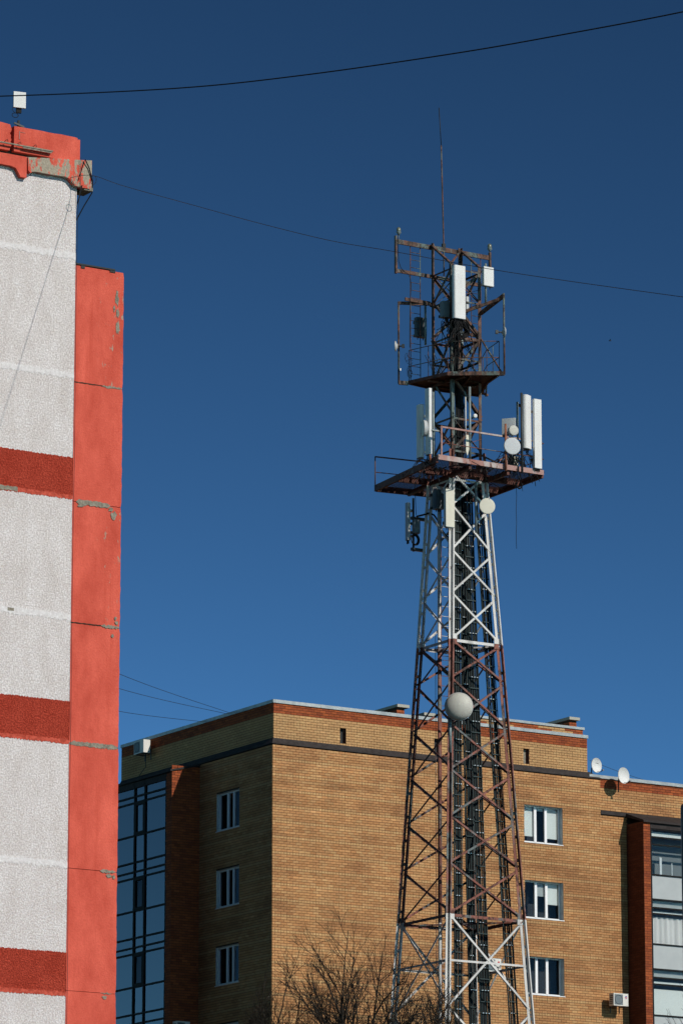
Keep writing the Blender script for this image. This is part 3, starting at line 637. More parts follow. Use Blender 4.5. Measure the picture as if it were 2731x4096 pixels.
# ================================================================== lattice telecom tower
tw = thing('lattice_tower', 'red and white steel lattice telecom tower carrying platforms and antennas', 'tower', FT.o)
def hz(z): return .535 if z > 34.2 else .85 + (28.35 - z)*.0537
OFF = -.05                                            # the slim upper mast sits slightly off axis
def cu(z): return OFF if z > 34.2 else OFF*max(0, (z-28.35)/5.85)
SGN = {'L': (-1, -1), 'C': (-1, 1), 'R': (1, 1), 'B': (1, -1)}
def corner(k, z): a, b = SGN[k]; h = hz(z); return (cu(z) + a*h, b*h, z)
FACES = {'front': ('C', 'R', (0, 1)), 'right': ('R', 'B', (1, 0)), 'back': ('B', 'L', (0, -1)), 'left': ('L', 'C', (-1, 0))}
def leg_piece(k, z0, z1, mat, w_=.10, gap=.011):
    a, b_ = SGN[k]; b = MB(); t = .012
    p, q = corner(k, z0), corner(k, z1)
    o1 = lambda P, s: (P[0] + s*a*gap, P[1] + s*b_*gap, P[2])
    b.angle(o1(p, 1), o1(q, 1), (a, 0, 0), (0, b_, 0), w_, t); b.angle(o1(p, -1), o1(q, -1), (-a, 0, 0), (0, -b_, 0), w_, t)
    z = z0 + .35
    while z < z1:
        P = corner(k, z); b.beam((P[0]-.03, P[1]-.03, z), (P[0]+.03, P[1]+.03, z), .03, .09); z += .7
    o = b.build('leg', mat, tw); o['label'] = {'steel_white': 'white painted', 'steel_red': 'faded red', 'steel_rust': 'rusty upper'}.get(MK[mat], '') + ' double angle leg section'
    return o
MK = {v: k for k, v in M.items()}
for k in SGN:
    leg_piece(k, 0, 12, M['steel_red']); leg_piece(k, 12, 20.15, M['steel_white']); leg_piece(k, 20.15, 28.35, M['steel_red']); leg_piece(k, 28.35, 33.3, M['steel_white'])
    leg_piece(k, 33.3, 34.2, M['steel_red'])
    # single-angle legs of the upper mast
    zt = 40.84 if k in 'LB' else 39.97
    a, b_ = SGN[k]; b = MB(); p, q = corner(k, 34.21), corner(k, zt)
    b.angle(p, q, (-a, 0, 0), (0, -b_, 0), .10, .012); b.build('leg', M['steel_rust'], tw)
def diag(face, z0, z1, flip, mat, w_=.058, inset=0.0, name='brace', t=.008):
    A, B, nn = FACES[face]; P, Q = (corner(A, z0), corner(B, z1)) if not flip else (corner(B, z0), corner(A, z1))
    nn3 = (nn[0], nn[1], 0); s = -inset
    P = tuple(P[i] + nn3[i]*s for i in range(3)); Q = tuple(Q[i] + nn3[i]*s for i in range(3))
    d = (Vector(Q) - Vector(P)).normalized(); side = d.cross(Vector(nn3)).normalized()
    b = MB(); b.angle(P, Q, tuple(side), tuple(-Vector(nn3)), w_, t); return b.build(name, mat, tw)
def horiz(face, z, mat, w_=.075, name='belt_beam'):
    A, B, nn = FACES[face]; P, Q = corner(A, z), corner(B, z); b = MB(); b.angle(P, Q, (0, 0, -1), (-nn[0], -nn[1], 0), w_, .008); return b.build(name, mat, tw)
sec = [([28.35, 27.19, 25.8, 24.44, 23.05, 21.66, 20.15], 'steel_red'), ([33.5, 32.48, 31.1, 29.78, 28.35], 'steel_white'), ([20.15, 17.44, 14.7, 12.0], 'steel_white'), ([12.0, 9.0, 5.5, 1.0], 'steel_red')]
for zs_, mt in sec:
    for f_ in FACES:
        for a, c in zip(zs_, zs_[1:]):
            diag(f_, a - .03, c + .03, False, M[mt], inset=0); diag(f_, a - .03, c + .03, True, M[mt], inset=.016)
for z, mt in ((20.15, 'steel_red'), (28.37, 'steel_white'), (18.82, 'steel_white'), (33.3, 'steel_white'), (12.0, 'steel_white'), (37.72, 'steel_rust'), (36.42, 'steel_rust'), (35.2, 'steel_rust'), (34.2, 'steel_rust')):
    for f_ in FACES: horiz(f_, z, M[mt], .085 if z in (20.15, 28.37) else .06)
    if z in (20.15, 28.37):                      # plan bracing and gusset plates
        for A, B in (('L', 'R'), ('C', 'B')):
            b = MB(); P, Q = corner(A, z - .02 - (.05 if A == 'L' else 0)), corner(B, z - .02 - (.05 if A == 'L' else 0)); b.beam(P, Q, .07, .045); b.build('plan_brace', M[mt], tw)
        for k in SGN:
            a, b_ = SGN[k]; P = corner(k, z)
            for ax in (0, 1):
                for zz, m2 in (((z+.005, z+.16), 'steel_white' if z > 25 else 'steel_red'), ((z-.16, z+.0), 'steel_red' if z > 25 else 'steel_white')):
                    b = MB()
                    if ax == 0: b.box(min(P[0], P[0]-a*.19), max(P[0], P[0]-a*.19), P[1]+b_*.006-.006, P[1]+b_*.006+.006, *zz)
                    else: b.box(P[0]+a*.006-.006, P[0]+a*.006+.006, min(P[1], P[1]-b_*.19), max(P[1], P[1]-b_*.19), *zz)
                    b.build('gusset_plate', M[m2], tw)
# zigzag of the upper mast
zz = {'left': [('C', 39.93), ('L', 38.94), ('C', 37.9), ('L', 36.45), ('C', 35.25), ('L', 34.2)], 'front': [('R', 39.85), ('C', 38.85), ('R', 37.78), ('C', 36.5), ('R', 35.3), ('C', 34.2)],
      'right': [('R', 39.8), ('B', 38.8), ('R', 37.7), ('B', 36.5), ('R', 35.25), ('B', 34.2)], 'back': [('L', 39.8), ('B', 38.8), ('L', 37.8), ('B', 36.5), ('L', 35.3), ('B', 34.2)]}
for f_, ch in zz.items():
    for i, ((A, za), (B, zb)) in enumerate(zip(ch, ch[1:])):
        b = MB(); nn = FACES[f_][2]; P, Q = corner(A, za), corner(B, zb); d = (Vector(Q)-Vector(P)).normalized(); side = d.cross(Vector((nn[0], nn[1], 0)))
        P = (P[0]-nn[0]*.03, P[1]-nn[1]*.03, P[2]); Q = (Q[0]-nn[0]*.03, Q[1]-nn[1]*.03, Q[2])
        b.angle(P, Q, tuple(side), (-nn[0], -nn[1], 0), .075, .01); b.build('brace', M['steel_rust'], tw)
        if i % 2 == 0 and f_ in ('front', 'left'):
            b = MB(); b.beam(corner(B, zb), (corner(A, zb+.35)[0], corner(A, zb+.35)[1], zb + .45), .035, .012); b.build('tie', M['steel_red'], tw)
for z in (39.82, 38.85, 37.05):
    for f_ in FACES: horiz(f_, z, M['steel_rust'], .05)
for f_, ch in zz.items():                                      # thinner counter-bracing
    for (A, za), (B, zb) in list(zip(ch, ch[1:]))[::2]:
        b = MB(); nn = FACES[f_][2]; P, Q = corner(B, za-.05), corner(A, zb+.05)
        b.beam((P[0]-nn[0]*.06, P[1]-nn[1]*.06, P[2]), (Q[0]-nn[0]*.06, Q[1]-nn[1]*.06, Q[2]), .045, .012); b.build('counter_brace', M['steel_rust'], tw)
for A, B in (('L', 'C'), ('B', 'R'), ('B', 'C')):
    b = MB(); b.beam(corner(A, 40.78), corner(B, 39.95), .08 if B != 'C' or A == 'L' else .04, .05); b.build('top_brace', M['steel_rust'], tw)
hb = -.535 - .04
def pt(x, y, n): return FT.onN(x, y, n)
b = MB(); b.box(-1.83, 1.60, hb-.05, hb, 40.66, 40.80); b.build('top_beam', M['steel_rust'], tw)
b = MB(); b.box(-1.83, 1.20, hb-.05, hb, 39.76, 39.87); b.build('cross_beam', M['steel_rust'], tw)
b = MB(); b.box(-1.86, -1.80, hb-.05, hb+.03, 39.72, 40.90); b.build('end_post', M['steel_rust'], tw)
b = MB(); b.box(1.55, 1.61, hb-.05, hb+.03, 40.0, 40.90); b.build('end_post', M['steel_rust'], tw)
b = MB(); b.box(-.60, -.30, hb-.04, hb, 38.86, 38.95); b.box(-1.5, -.60, hb-.04, hb, 38.92, 39.02); b.build('cross_beam', M['steel_rust'], tw)
b = MB(); b.box(0, 1.1, hb-.04, hb, 37.98, 38.10); b.build('cross_beam', M['steel_rust'], tw)
# ladders on the back of the upper mast
def ladder(name, u0, u1, n, z0, z1, dz, mat, wr=.011, rr=.008, par=tw, du=0, dn=0):
    L = MB(); L.tube([(u0, n, z0), (u0 + du, n + dn, z1)], wr, 6); o = L.build(name, M[mat], par)
    L = MB(); L.tube([(u1, n, z0), (u1 + du, n + dn, z1)], wr, 6); L.build('stile', M[mat], o)
    k = int((z1 - z0)/dz)
    for i in range(1, k):
        t = i/k; z = z0 + (z1-z0)*t; q = MB(); q.tube([(u0 + du*t, n + dn*t, z), (u1 + du*t, n + dn*t, z)], rr, 5); q.build('rung', M[mat], o)
    return o
a, c = pt(1641, 1200, hb-.06)[0], pt(1680, 1200, hb-.06)[0]; ladder('ladder', a, c, hb-.06, 36.45, 40.72, .235, 'steel_rust', .014, .010)
a, c = pt(1884, 1200, hb-.06)[0], pt(1922, 1200, hb-.06)[0]; ladder('ladder', a, c, hb-.06, 36.45, 40.72, .235, 'steel_rust', .012, .009)
# climbing ladder with its post inside the lower tower
po = MB(); P0, P1 = (-.30, -.75, 8), (-.52, -.28, 33.2)
po.tube([P0, P1], .048, 10); ld = po.build('climbing_post', M['steel_white'], tw)
po = MB(); f0, f1 = (20.15-8)/25.2, (28.35-8)/25.2; g_ = lambda t: tuple(P0[i] + (P1[i]-P0[i])*t for i in range(3)); po.tube([g_(f0), g_(f1)], .052, 10); po.build('red_sleeve', M['steel_red'], ld)
for i in range(84):
    t = i/84; p = g_(t); q = MB(); q.tube([p, (p[0]+.34, p[1], p[2])], .009, 5); q.build('rung', M['steel_red' if f0 < t < f1 else 'steel_white'], ld)
q = MB(); q.tube([(p_[0]+.07, p_[1], p_[2]) for p_ in (P0, P1)], .013, 5); q.build('stile', M['steel_red'], ld)
q = MB(); q.tube([(p_[0]+.34, p_[1], p_[2]) for p_ in (P0, P1)], .013, 5); q.build('stile', M['steel_red'], ld)
q = MB(); q.tube([(P0[0]-.16, P0[1]+.1, 8), (g_(.818)[0]-.20, g_(.818)[1]+.1, 28.7)], .009, 5); q.build('safety_rail', M['steel_red'], ld)
for t in (.805, .79):
    p = g_(t); q = MB(); q.tube([(p[0]+.15+.36*math.cos(a_), p[1]+.36*math.sin(a_)*.6+.1, p[2]) for a_ in [math.pi*k/8 for k in range(9)]], .008, 5); q.build('safety_hoop', M['steel_red'], ld)
# cable ladders with feeder cables: position as a fraction (s along the front, t inwards)
def inside(s, t, z): h = hz(z); return (cu(z) - h + 2*h*s, h - 2*h*t, z)
def cable_run(s, t, wdt, ncab, z0, z1, seed, rung=.33):
    r = random.Random(seed); lo, hi = inside(s, t, z0), inside(s, t, z1); o = None
    for sg in (-1, 1):
        b = MB(); b.tube([(lo[0]+sg*wdt/2, lo[1], z0), (hi[0]+sg*wdt/2, hi[1], z1)], .014, 5)
        if o is None: o = b.build('cable_ladder', M['cable_grey'], tw)
        else: b.build('stile', M['cable_grey'], o)
    k = int((z1-z0)/rung)
    for i in range(k):
        f_ = (i + .5)/k; z = z0 + (z1-z0)*f_; u = lo[0] + (hi[0]-lo[0])*f_; n = lo[1] + (hi[1]-lo[1])*f_
        b = MB(); b.box(u-wdt/2, u+wdt/2, n+.012, n+.035, z-.014, z+.014); b.build('rung', M['cable_grey'], o)
        if i % 2 == 0:
            b = MB()
            for j in range(r.randint(2, 3)): x = u - wdt*.3 + wdt*.3*j; b.box(x-.013, x+.013, n+.035, n+.05, z-.012, z+.014)
            q = b.build('cable_clamp', M['clamp'], o); q['kind'] = 'stuff'
    for j in range(ncab):
        x = (j + .5)/ncab*wdt - wdt/2; pts = []; rr = r.uniform(.013, .024)
        for i in range(14):
            f_ = i/13; z = z0 + (z1-z0)*f_
            pts.append((lo[0] + (hi[0]-lo[0])*f_ + x + r.uniform(-.012, .012), lo[1] + (hi[1]-lo[1])*f_ - .03 - .03*(j % 2) + r.uniform(-.01, .01), z))
        b = MB(); b.tube(pts, rr, 6); b.build('feeder_cable', M['cable'] if j % 4 else M['cable_grey'], o)
cable_run(.24, .15, .27, 12, 4, 33.2, 1); cable_run(.66, .30, .33, 15, 4, 33.2, 2); cable_run(.90, .15, .30, 9, 4, 33.2, 3); cable_run(.93, .92, .26, 12, 4, 33.2, 4, .5)
def bundle(pts, n_, r_, spread, seed, name='cable_bundle', par=tw):
    r = random.Random(seed); o = None
    for j in range(n_):
        ox, oy = r.uniform(-spread, spread), r.uniform(-spread, spread)
        P = []
        for i in range(len(pts) - 1):
            for q in range(4):
                f_ = q/4; P.append(tuple(pts[i][k] + (pts[i+1][k]-pts[i][k])*f_ + (ox, oy, 0)[k] + r.uniform(-.02, .02) for k in range(3)))
        P.append(tuple(pts[-1][k] + (ox, oy, 0)[k] for k in range(3)))
        b = MB(); b.tube(P, r_, 5); q = b.build('feeder_cable' if o else name, M['cable'], o or par); o = o or q
    return o
bundle([inside(.5, .45, 30.6), inside(.52, .45, 32), inside(.52, .45, 33.4), (-.05, .1, 34.6), (-.1, .15, 36)], 14, .02, .13, 11)
bundle([(-.1, .15, 33.8), (-.12, .2, 36.2), (-.35, .3, 37.4), (-.42, .45, 38.35)], 16, .017, .10, 12)
bundle([(-.3, .2, 33.6), (-.28, .2, 35), (-.3, .25, 36.3)], 7, .014, .1, 13)
bundle([(.15, .1, 33.5), (.15, .0, 35.2), (.1, .1, 36.6)], 8, .014, .12, 14)
bundle([(-.45, .6, 36.5), (-.42, .62, 37.4), (-.38, .66, 38.3)], 12, .014, .09, 15)
# cable ladder of the upper mast
ladder('cable_ladder', -.26, .12, .25, 33.4, 36.3, .3, 'cable_grey', .014, .012)
# ---- wide service platform
z2 = 33.45; W2 = 1.9
def grating(poly_u0, poly_u1, n0, n1, z, along_u, pitch, mat, par, name='grating'):
    b = MB()
    if along_u:
        k = int((n1-n0)/pitch)
        for i in range(k): n = n0 + (i+.5)*pitch; b.box(poly_u0, poly_u1, n-.010, n+.010, z-.012, z+.012)
    else:
        k = int((poly_u1-poly_u0)/pitch)
        for i in range(k): u = poly_u0 + (i+.5)*pitch; b.box(u-.010, u+.010, n0, n1, z-.012, z+.012)
    o = b.build(name, M[mat], par); o['kind'] = 'stuff'; return o
QA, QB, QC, QD = (-1.97, W2), (1.78, W2), (1.92, -1.85), (-1.48, -2.3)        # corners of the skewed deck
def q2(s_, t_): return tuple((QA[i]*(1-s_) + QB[i]*s_)*(1-t_) + (QD[i]*(1-s_) + QC[i]*s_)*t_ for i in (0, 1))
def qbeam(s0, t0, s1, t1, z, w_, h_, mat, name): b = MB(); b.beam((*q2(s0, t0), z), (*q2(s1, t1), z), w_, h_); return b.build(name, M[mat], p2)
b = MB(); b.box(-1.97, 1.78, W2-.07, W2, z2-.02, z2+.13); p2 = b.build('service_platform', M['steel_pink'], tw)
for q in ((0, .02, 0, 1), (1, .02, 1, 1), (.01, 1, .99, 1), (.01, .66, .99, .66), (.01, .34, .99, .34)): qbeam(*q, z2+.0, .07, .19, 'steel_dark', 'edge_beam')
for s_ in (.31, .67): qbeam(s_, .02, s_, .98, z2-.09, .08, .13, 'steel_dark', 'joist')
for k in range(52):                                            # bar grating, each bar a piece
    s_ = (k + .75)/52.5
    for t0, t1 in ((.025, .33), (.67, .985)) if .33 < s_ < .65 else ((.025, .33), (.35, .65), (.67, .985)): qbeam(s_, t0, s_, t1, z2+.02, .028, .014, 'steel_dark', 'grating_bar')
def rail(pts, r_=.016, mat='steel_pink', name='handrail'):
    b = MB(); b.tube(pts, r_, 6); return b.build(name, M[mat], p2)
H1, H2 = .98, .50
b = MB(); b.beam((-W2+.05, W2-.02, z2+H1), (.95, W2-.02, z2+H1), .04, .05); b.build('handrail', M['steel_pink'], p2)
rail([(-W2+.05, W2-.02, z2+H2), (1.0, W2-.02, z2+H2)], .013, 'steel_red')
rail([(1.0, W2-.02, z2+H1), (1.74, W2-.02, z2+H1)], .018); rail([(1.0, W2-.02, z2+H2), (1.74, W2-.02, z2+H2)], .014, 'steel_rust')
for u in (-W2+.05, .45): b = MB(); b.box(u-.025, u+.025, W2-.05, W2, z2+.13, z2+H1+.03); b.build('rail_post', M['steel_pink'], p2)
lt = (-1.50, -2.28)
rail([(lt[0], lt[1], z2+.1), (lt[0], lt[1], z2+H1)], .018, 'steel_rust', 'rail_post'); rail([(lt[0], lt[1], z2+H1), (.1, -2.05, z2+H1)], .022, 'steel_dark'); rail([(lt[0], lt[1], z2+H2), (-.2, -2.09, z2+H2)], .014, 'steel_dark')
rail([(.1, -2.05, z2+.1), (.1, -2.05, z2+H1)], .018, 'steel_dark', 'rail_post')
rail([(W2-.05, W2-.1, z2+H1), (W2-.05, -W2+.1, z2+H1)], .016, 'steel_dark'); rail([(W2-.05, W2-.1, z2+H2), (W2-.05, -W2+.1, z2+H2)], .013, 'steel_dark')
for n in (-W2+.1, 0): rail([(W2-.05, n, z2+.1), (W2-.05, n, z2+H1)], .016, 'steel_dark', 'rail_post')
for p, q, mt in (((.55, .5, z2+.1), (1.6, .9, z2+.95), 'pipe'), ((.5, .45, z2+.15), (1.5, .3, z2+.85), 'steel_red'), ((.9, 1.2, z2+.05), (1.5, .6, z2+.8), 'steel_rust'), ((.5, .5, z2+.7), (1.1, 1.4, z2+.1), 'steel_rust')):
    b = MB(); b.beam(p, q, .05, .05); b.build('stay', M[mt], p2)
for x0, x1 in ((-.66, -.38), (.30, .58)): b = MB(); b.box(x0, x1, .50, .56, z2+.1, z2+.52); b.build('leg_plate', M['steel_red'], p2)
b = MB(); b.box(-.62, .55, .50, .55, z2+.06, z2+.25); b.build('leg_plate', M['steel_red'], p2)
r = random.Random(9)
for k in range(10):
    x = r.uniform(-1.5, 1.7); y = r.uniform(-1.2, 1.5); b = MB()
    b.tube([(x + r.uniform(-.3, .3)*i, y + r.uniform(-.25, .25)*i, z2 - .03 - .1*math.sin(i*.8)*r.random()) for i in range(5)], .013, 5); b.build('loose_cable', M['cable'], p2)
b = MB(); q = pt(2062, 1930, 1.5); b.tube([(q[0] + .11*math.cos(a_) + .12, 1.5, q[2] + .0 + .17*math.sin(a_)) for a_ in [math.pi + k*math.pi/9 for k in range(10)]], .024, 7); b.build('hanging_loop', M['cable'], p2)
b = MB(); b.tube([pt(2063, y, 1.3) if i % 2 == 0 else pt(2065, y, 1.3) for i, y in enumerate((1930, 1985, 2040, 2090, 2140, 2195))], .008, 5); b.build('hanging_cable', M['cable'], p2)
b = MB(); b.tube([pt(1660+i*1.2, y, -1.0) for i, y in enumerate((1975, 2005, 2035, 2060))], .010, 5); b.build('hanging_cable', M['cable'], p2)
# ---- upper triangular platform
z1_ = 36.42
PL = [(-1.32, -.72), (-.90, .80), (.40, 1.66), (.66, .60), (1.35, -.85), (.1, -.95)]
def edge_line(a, c, z, w_, h_, mat, par, name='edge_beam'):
    b = MB(); b.beam((a[0], a[1], z), (c[0], c[1], z), w_, h_); return b.build(name, M[mat], par)
p1_ = edge_line(PL[0], PL[1], z1_, .06, .10, 'steel_dark', tw, 'upper_platform')
for i in range(1, 6): edge_line(PL[i], PL[(i+1) % 6], z1_, .06, .12 if i == 1 else .10, 'steel_rust' if i == 1 else 'steel_dark', p1_)
from mathutils.geometry import intersect_line_line_2d
b = MB(); k = 0; v0 = -1.3
for i in range(150):                                           # expanded-metal floor
    c = -1.6 + i*.022; xs = []
    for a, d in zip(PL, PL[1:] + PL[:1]):
        fa, fd = a[1] - .4*a[0] - c, d[1] - .4*d[0] - c
        if fa*fd < 0: t = fa/(fa-fd); xs.append((a[0]+(d[0]-a[0])*t, a[1]+(d[1]-a[1])*t))
    if len(xs) == 2: b.beam((*xs[0], z1_-.0), (*xs[1], z1_-.0), .013, .02)
o = b.build('grating', M['steel_dark'], p1_); o['kind'] = 'stuff'
for a, d in (((-1.1, 0), (.6, .1)), ((-.3, 1.15), (.5, -.9)), ((-.6, -.8), (-.4, .95))): edge_line(a, d, z1_-.06, .05, .07, 'steel_dark', p1_, 'joist')
posts = [(-1.60, -.80, 1.55+.95), (.46, 1.80, 2.45), (1.50, -1.02, 1.9)]
for i, (u, n, hh) in enumerate(posts):
    b = MB(); b.tube([(u, n, z1_-.05), (u, n, z1_+hh)], .030, 8); q = b.build('outer_post', M['steel_rust'], p1_)
tips = [PL[0], PL[2], PL[4]]
for (u, n, hh), tp in zip(posts, tips):
    edge_line(tp, (u, n), z1_-.02, .07, .12, 'steel_rust', p1_, 'post_arm')
def bm(p, q, w_, h_, mat, name): b = MB(); b.beam(p, q, w_, h_); b.build(name, M[mat], p1_)
bm((-1.60, -.80, z1_+2.46), corner('L', 38.93), .06, .09, 'steel_rust', 'post_arm'); bm((.46, 1.80, z1_+2.38), corner('R', 38.55), .07, .12, 'steel_rust', 'post_arm'); bm((.46, 1.7, z1_+2.32), corner('C', 38.3), .05, .09, 'steel_rust', 'post_arm')
bm((1.50, -1.02, z1_+1.9), corner('B', 38.2), .06, .09, 'steel_rust', 'post_arm')
bm(corner('R', 37.75), (.42, 1.68, z1_+.06), .045, .03, 'steel_rust', 'stay')
rl = [(-1.30, -.70), (-.88, .78), (.40, 1.62), (.64, .60), (1.32, -.83)]
for hh in (.5, 1.0):
    for a, d in zip(rl, rl[1:]):
        b = MB(); b.tube([(*a, z1_+hh), (*d, z1_+hh)], .013, 5); b.build('handrail', M['steel_rust'], p1_)
for a, d in zip(rl, rl[1:]):
    for t in (0, .5):
        x, y = a[0]+(d[0]-a[0])*t, a[1]+(d[1]-a[1])*t; b = MB(); b.tube([(x, y, z1_), (x, y, z1_+1.0)], .012, 5); b.build('rail_post', M['steel_rust'], p1_)
# hatch hanging open under the platform
b = MB(); P = [pt(x, y, -.6) for x, y in ((1868, 1560), (1925, 1545), (1945, 1560), (1935, 1572), (1868, 1565))]
hp = [pt(1866, 1555, -.5), pt(1934, 1523, -.2), pt(1937, 1577, -.7), pt(1868, 1562, -.6)]
b.poly([V(p) for p in hp]); b.poly([V((p[0], p[1], p[2]-.03)) for p in hp]); b.build('hatch', M['steel_dark'], p1_)
b = MB(); b.beam(pt(1945, 1527, -.4), pt(1942, 1585, -.7), .05, .05); b.beam(pt(1936, 1575, -.7), pt(1950, 1582, -.7), .06, .06); b.build('hatch_frame', M['steel_rust'], p1_)
bundle([pt(1715, 1420, .2), pt(1745, 1490, .3), pt(1790, 1500, .3)], 4, .008, .15, 21, 'loose_cable', p1_)
r = random.Random(31)
for k in range(7):
    c = pt(1632 + r.uniform(-6, 12), 1420 + r.uniform(0, 90), -.75); b = MB()
    b.tube([(c[0] + r.uniform(.04, .1)*math.cos(a_), c[1], c[2] + r.uniform(.1, .16)*math.sin(a_)) for a_ in [q*.6 for q in range(11)]], .006, 4); b.build('loose_cable', M['cable'], p1_)
for x, y, rr in ((1745, 1460, .22), (1770, 1470, .27), (1795, 1480, .2)):
    c = pt(x, y, .3); b = MB(); b.tube([(c[0] + rr*math.cos(a_), .3, c[2] + rr*1.1*math.sin(a_)) for a_ in [2 + q*.5 for q in range(10)]], .006, 4); b.build('loose_cable', M['cable'], p1_)
# ================================================================== antennas and equipment on the tower
GA, GD = 'panel antennas on the tower', 'dishes on the tower'
def panel(px0, px1, py0, py1, n, d, label, mat='gelcoat_white', rot=0, rad=.03, bracket=True, w_=None, conn=4, cat='antenna', name='panel_antenna', group=GA):
    """px0-px1: visible broad face; n: plane of that face; d: depth behind it"""
    a = FT.onN(px0, py1, n); c = FT.onN(px1, py0, n); wd = w_ or (c[0]-a[0]); um = (a[0]+c[0])/2; z0 = FT.onN((px0+px1)/2, py1, n)[2]; z1 = FT.onN((px0+px1)/2, py0, n)[2]; h = z1 - z0
    t = thing(name, label, cat, FT.w(um, n - d/2, z0), ALPHA + R(rot), group)
    b = MB(); b.rbox(wd, d, 0, h, min(rad, d*.45, wd*.45), 4); b.build('radome' if name == 'panel_antenna' else 'casing', M[mat], t)
    b = MB(); b.rbox(wd*.96, d*.94, -.015, -.001, min(rad, d*.4, wd*.4), 3); b.build('end_cap', M['cabinet'], t)
    for k in range(conn):
        x = (k + .5)/conn*wd*.8 - wd*.4; q = MB(); q.tube([(x, -.01, -.015), (x, -.01, -.09)], .014, 6); q.build('connector', M['black'], t)
    if bracket:
        for z in (h*.14, h*.84):
            q = MB(); q.box(-.03, .03, -d/2-.13, -d/2-.001, z-.03, z+.03); q.box(-.09, .09, -d/2-.17, -d/2-.13, z-.04, z+.04); q.build('bracket', M['dark_pipe'], t)
    return t, wd, h
def pipe(px, py0, py1, n, r_, label, mat='pipe', name='mount_pipe', cat='pipe', group='mounting pipes on the tower'):
    a = FT.onN(px, py1, n); c = FT.onN(px, py0, n); b = MB(); b.tube([(0, 0, 0), (0, 0, c[2]-a[2])], r_, 10)
    o = b.build(name, M[mat]); o.location = FT.w(*a); return tag(o, label, cat, group)
def drum(px, py, n, dpx, depth, label, mat, az=0, dome=.03, back=True, cone=False):
    c = FT.onN(px, py, n); rr = dpx/2/(FPX/133.0); t = thing('dish_antenna', label, 'antenna', FT.w(*c), ALPHA + R(az), GD)
    prof = [(rr*math.sin(a_), dome*math.cos(a_)/1.0) for a_ in [k*math.pi/2/8 for k in range(9)]]
    b = MB(); b.lathe(prof, (0, 0, 0), (0, 1, 0), 36); b.build('radome', M[mat], t)
    b = MB()
    b.lathe([(rr, -.001), (rr*1.03, -.004), (rr*1.03, -.02), (rr*.99, -.03), (rr*(.97 if not cone else .6), -depth), (rr*.35, -depth-rr*.25), (.001, -depth-rr*.25)], (0, 0, 0), (0, 1, 0), 36); b.build('shroud', M['gelcoat_grey'], t)
    if back:
        b = MB(); b.tube([(0, -depth-rr*.2, 0), (0, -depth-rr*.25-.16, 0)], max(.02, rr*.16), 8); b.box(-rr*.25, rr*.25, -depth-rr*.25-.2, -depth-rr*.25-.12, -rr*.35, rr*.35); b.build('mount', M['dark_pipe'], t)
    return t
# top
panel(1818, 1863, 1062, 1273, 1.0, .17, 'tall white panel antenna high on the mast above a tangle of black cables', rad=.06, w_=.42, conn=6)
panel(1935, 1974, 1068, 1143, 1.05, .12, 'short white panel antenna beside the upper right lamp', rad=.015, conn=2)
pipe(1942, 1055, 1210, .95, .034, 'grey bent pipe behind the short white panel antenna')
panel(1772, 1807, 1205, 1266, .45, .2, 'blue grey radio unit on the mast half behind the tall white panel', 'cabinet', rad=.02, conn=3, cat='radio unit', name='radio_unit', group='radio units on the tower')
panel(1864, 1875, 1186, 1246, .5, .14, 'slim ribbed radio unit to the right of the tall white panel', 'gelcoat_grey', rad=.01, conn=2, cat='radio unit', name='radio_unit', group='radio units on the tower')
panel(1668, 1708, 1270, 1345, -.75, .2, 'dark radio unit hanging beside the rusty ladder', 'cabinet_dark', rad=.04, conn=3, cat='radio unit', name='radio_unit', group='radio units on the tower')
pipe(1701, 1222, 1380, -.62, .034, 'grey pipe carrying the dark radio unit beside the ladder')
for px, py, rot, lb in ((1579, 1385, -128, 'small white dish on the left outer post of the upper platform'), (2018, 1330, 70, 'small grey dish on the right outer post of the upper platform')):
    drum(px, py, -.80 if rot < 0 else 1.80, 42, .05, lb, 'gelcoat_white' if rot < 0 else 'gelcoat_grey', rot, .01, True, True)
c = pt(1597, 1475, -.78); b = MB(); b.box(-.02, .02, .03, .06, -.07, .0); b.box(-.015, .015, .02, .03, -.06, -.01); o = tag(b.build('junction_box', M['gelcoat_white']), 'tiny white box strapped to the left outer post', 'junction box'); o.location = FT.w(*c); o.rotation_euler = (0, 0, ALPHA)
# whip and lamps
c = pt(1774, 990, -.6); t = thing('whip_antenna', 'long thin whip antenna rising above the whole tower', 'antenna', FT.w(*c))
b = MB(); b.tube([(0, 0, -.9), (0, 0, 0), (-.075, 0, 3.22)], .022, 7); b.build('lower_tube', M['steel_rust'], t)
b = MB(); b.tube([(-.075, 0, 3.22), (-.15, 0, 4.42)], .013, 6); b.build('tip', M['black'], t)
b = MB(); b.box(-.05, .05, -.05, .03, -.1, .12); b.build('clamp', M['black'], t)
for px, py, lb in ((1594, 929, 'glass obstruction lamp on the left end of the top beam'), (1957, 995, 'glass obstruction lamp on the right end of the top beam')):
    c = pt(px, py, hb); t = thing('obstruction_lamp', lb, 'lamp', FT.w(c[0], c[1], c[2]), ALPHA, 'obstruction lamps on the top beam')
    b = MB(); b.lathe([(.062, .0), (.068, .05), (.064, .10), (.045, .14), (.02, .155), (.001, .158)], (0, 0, 0), (0, 0, 1), 16); b.build('lens', M['lens'], t)
    b = MB(); b.lathe([(.078, .0), (.078, -.02), (.045, -.05), (.035, -.085), (.001, -.085)], (0, 0, 0), (0, 0, 1), 14); b.build('base', M['cabinet'], t)
    b = MB(); b.tube([(0, 0, -.085), (0, 0, -.33)], .015, 6); b.build('stem', M['steel_rust'], t)
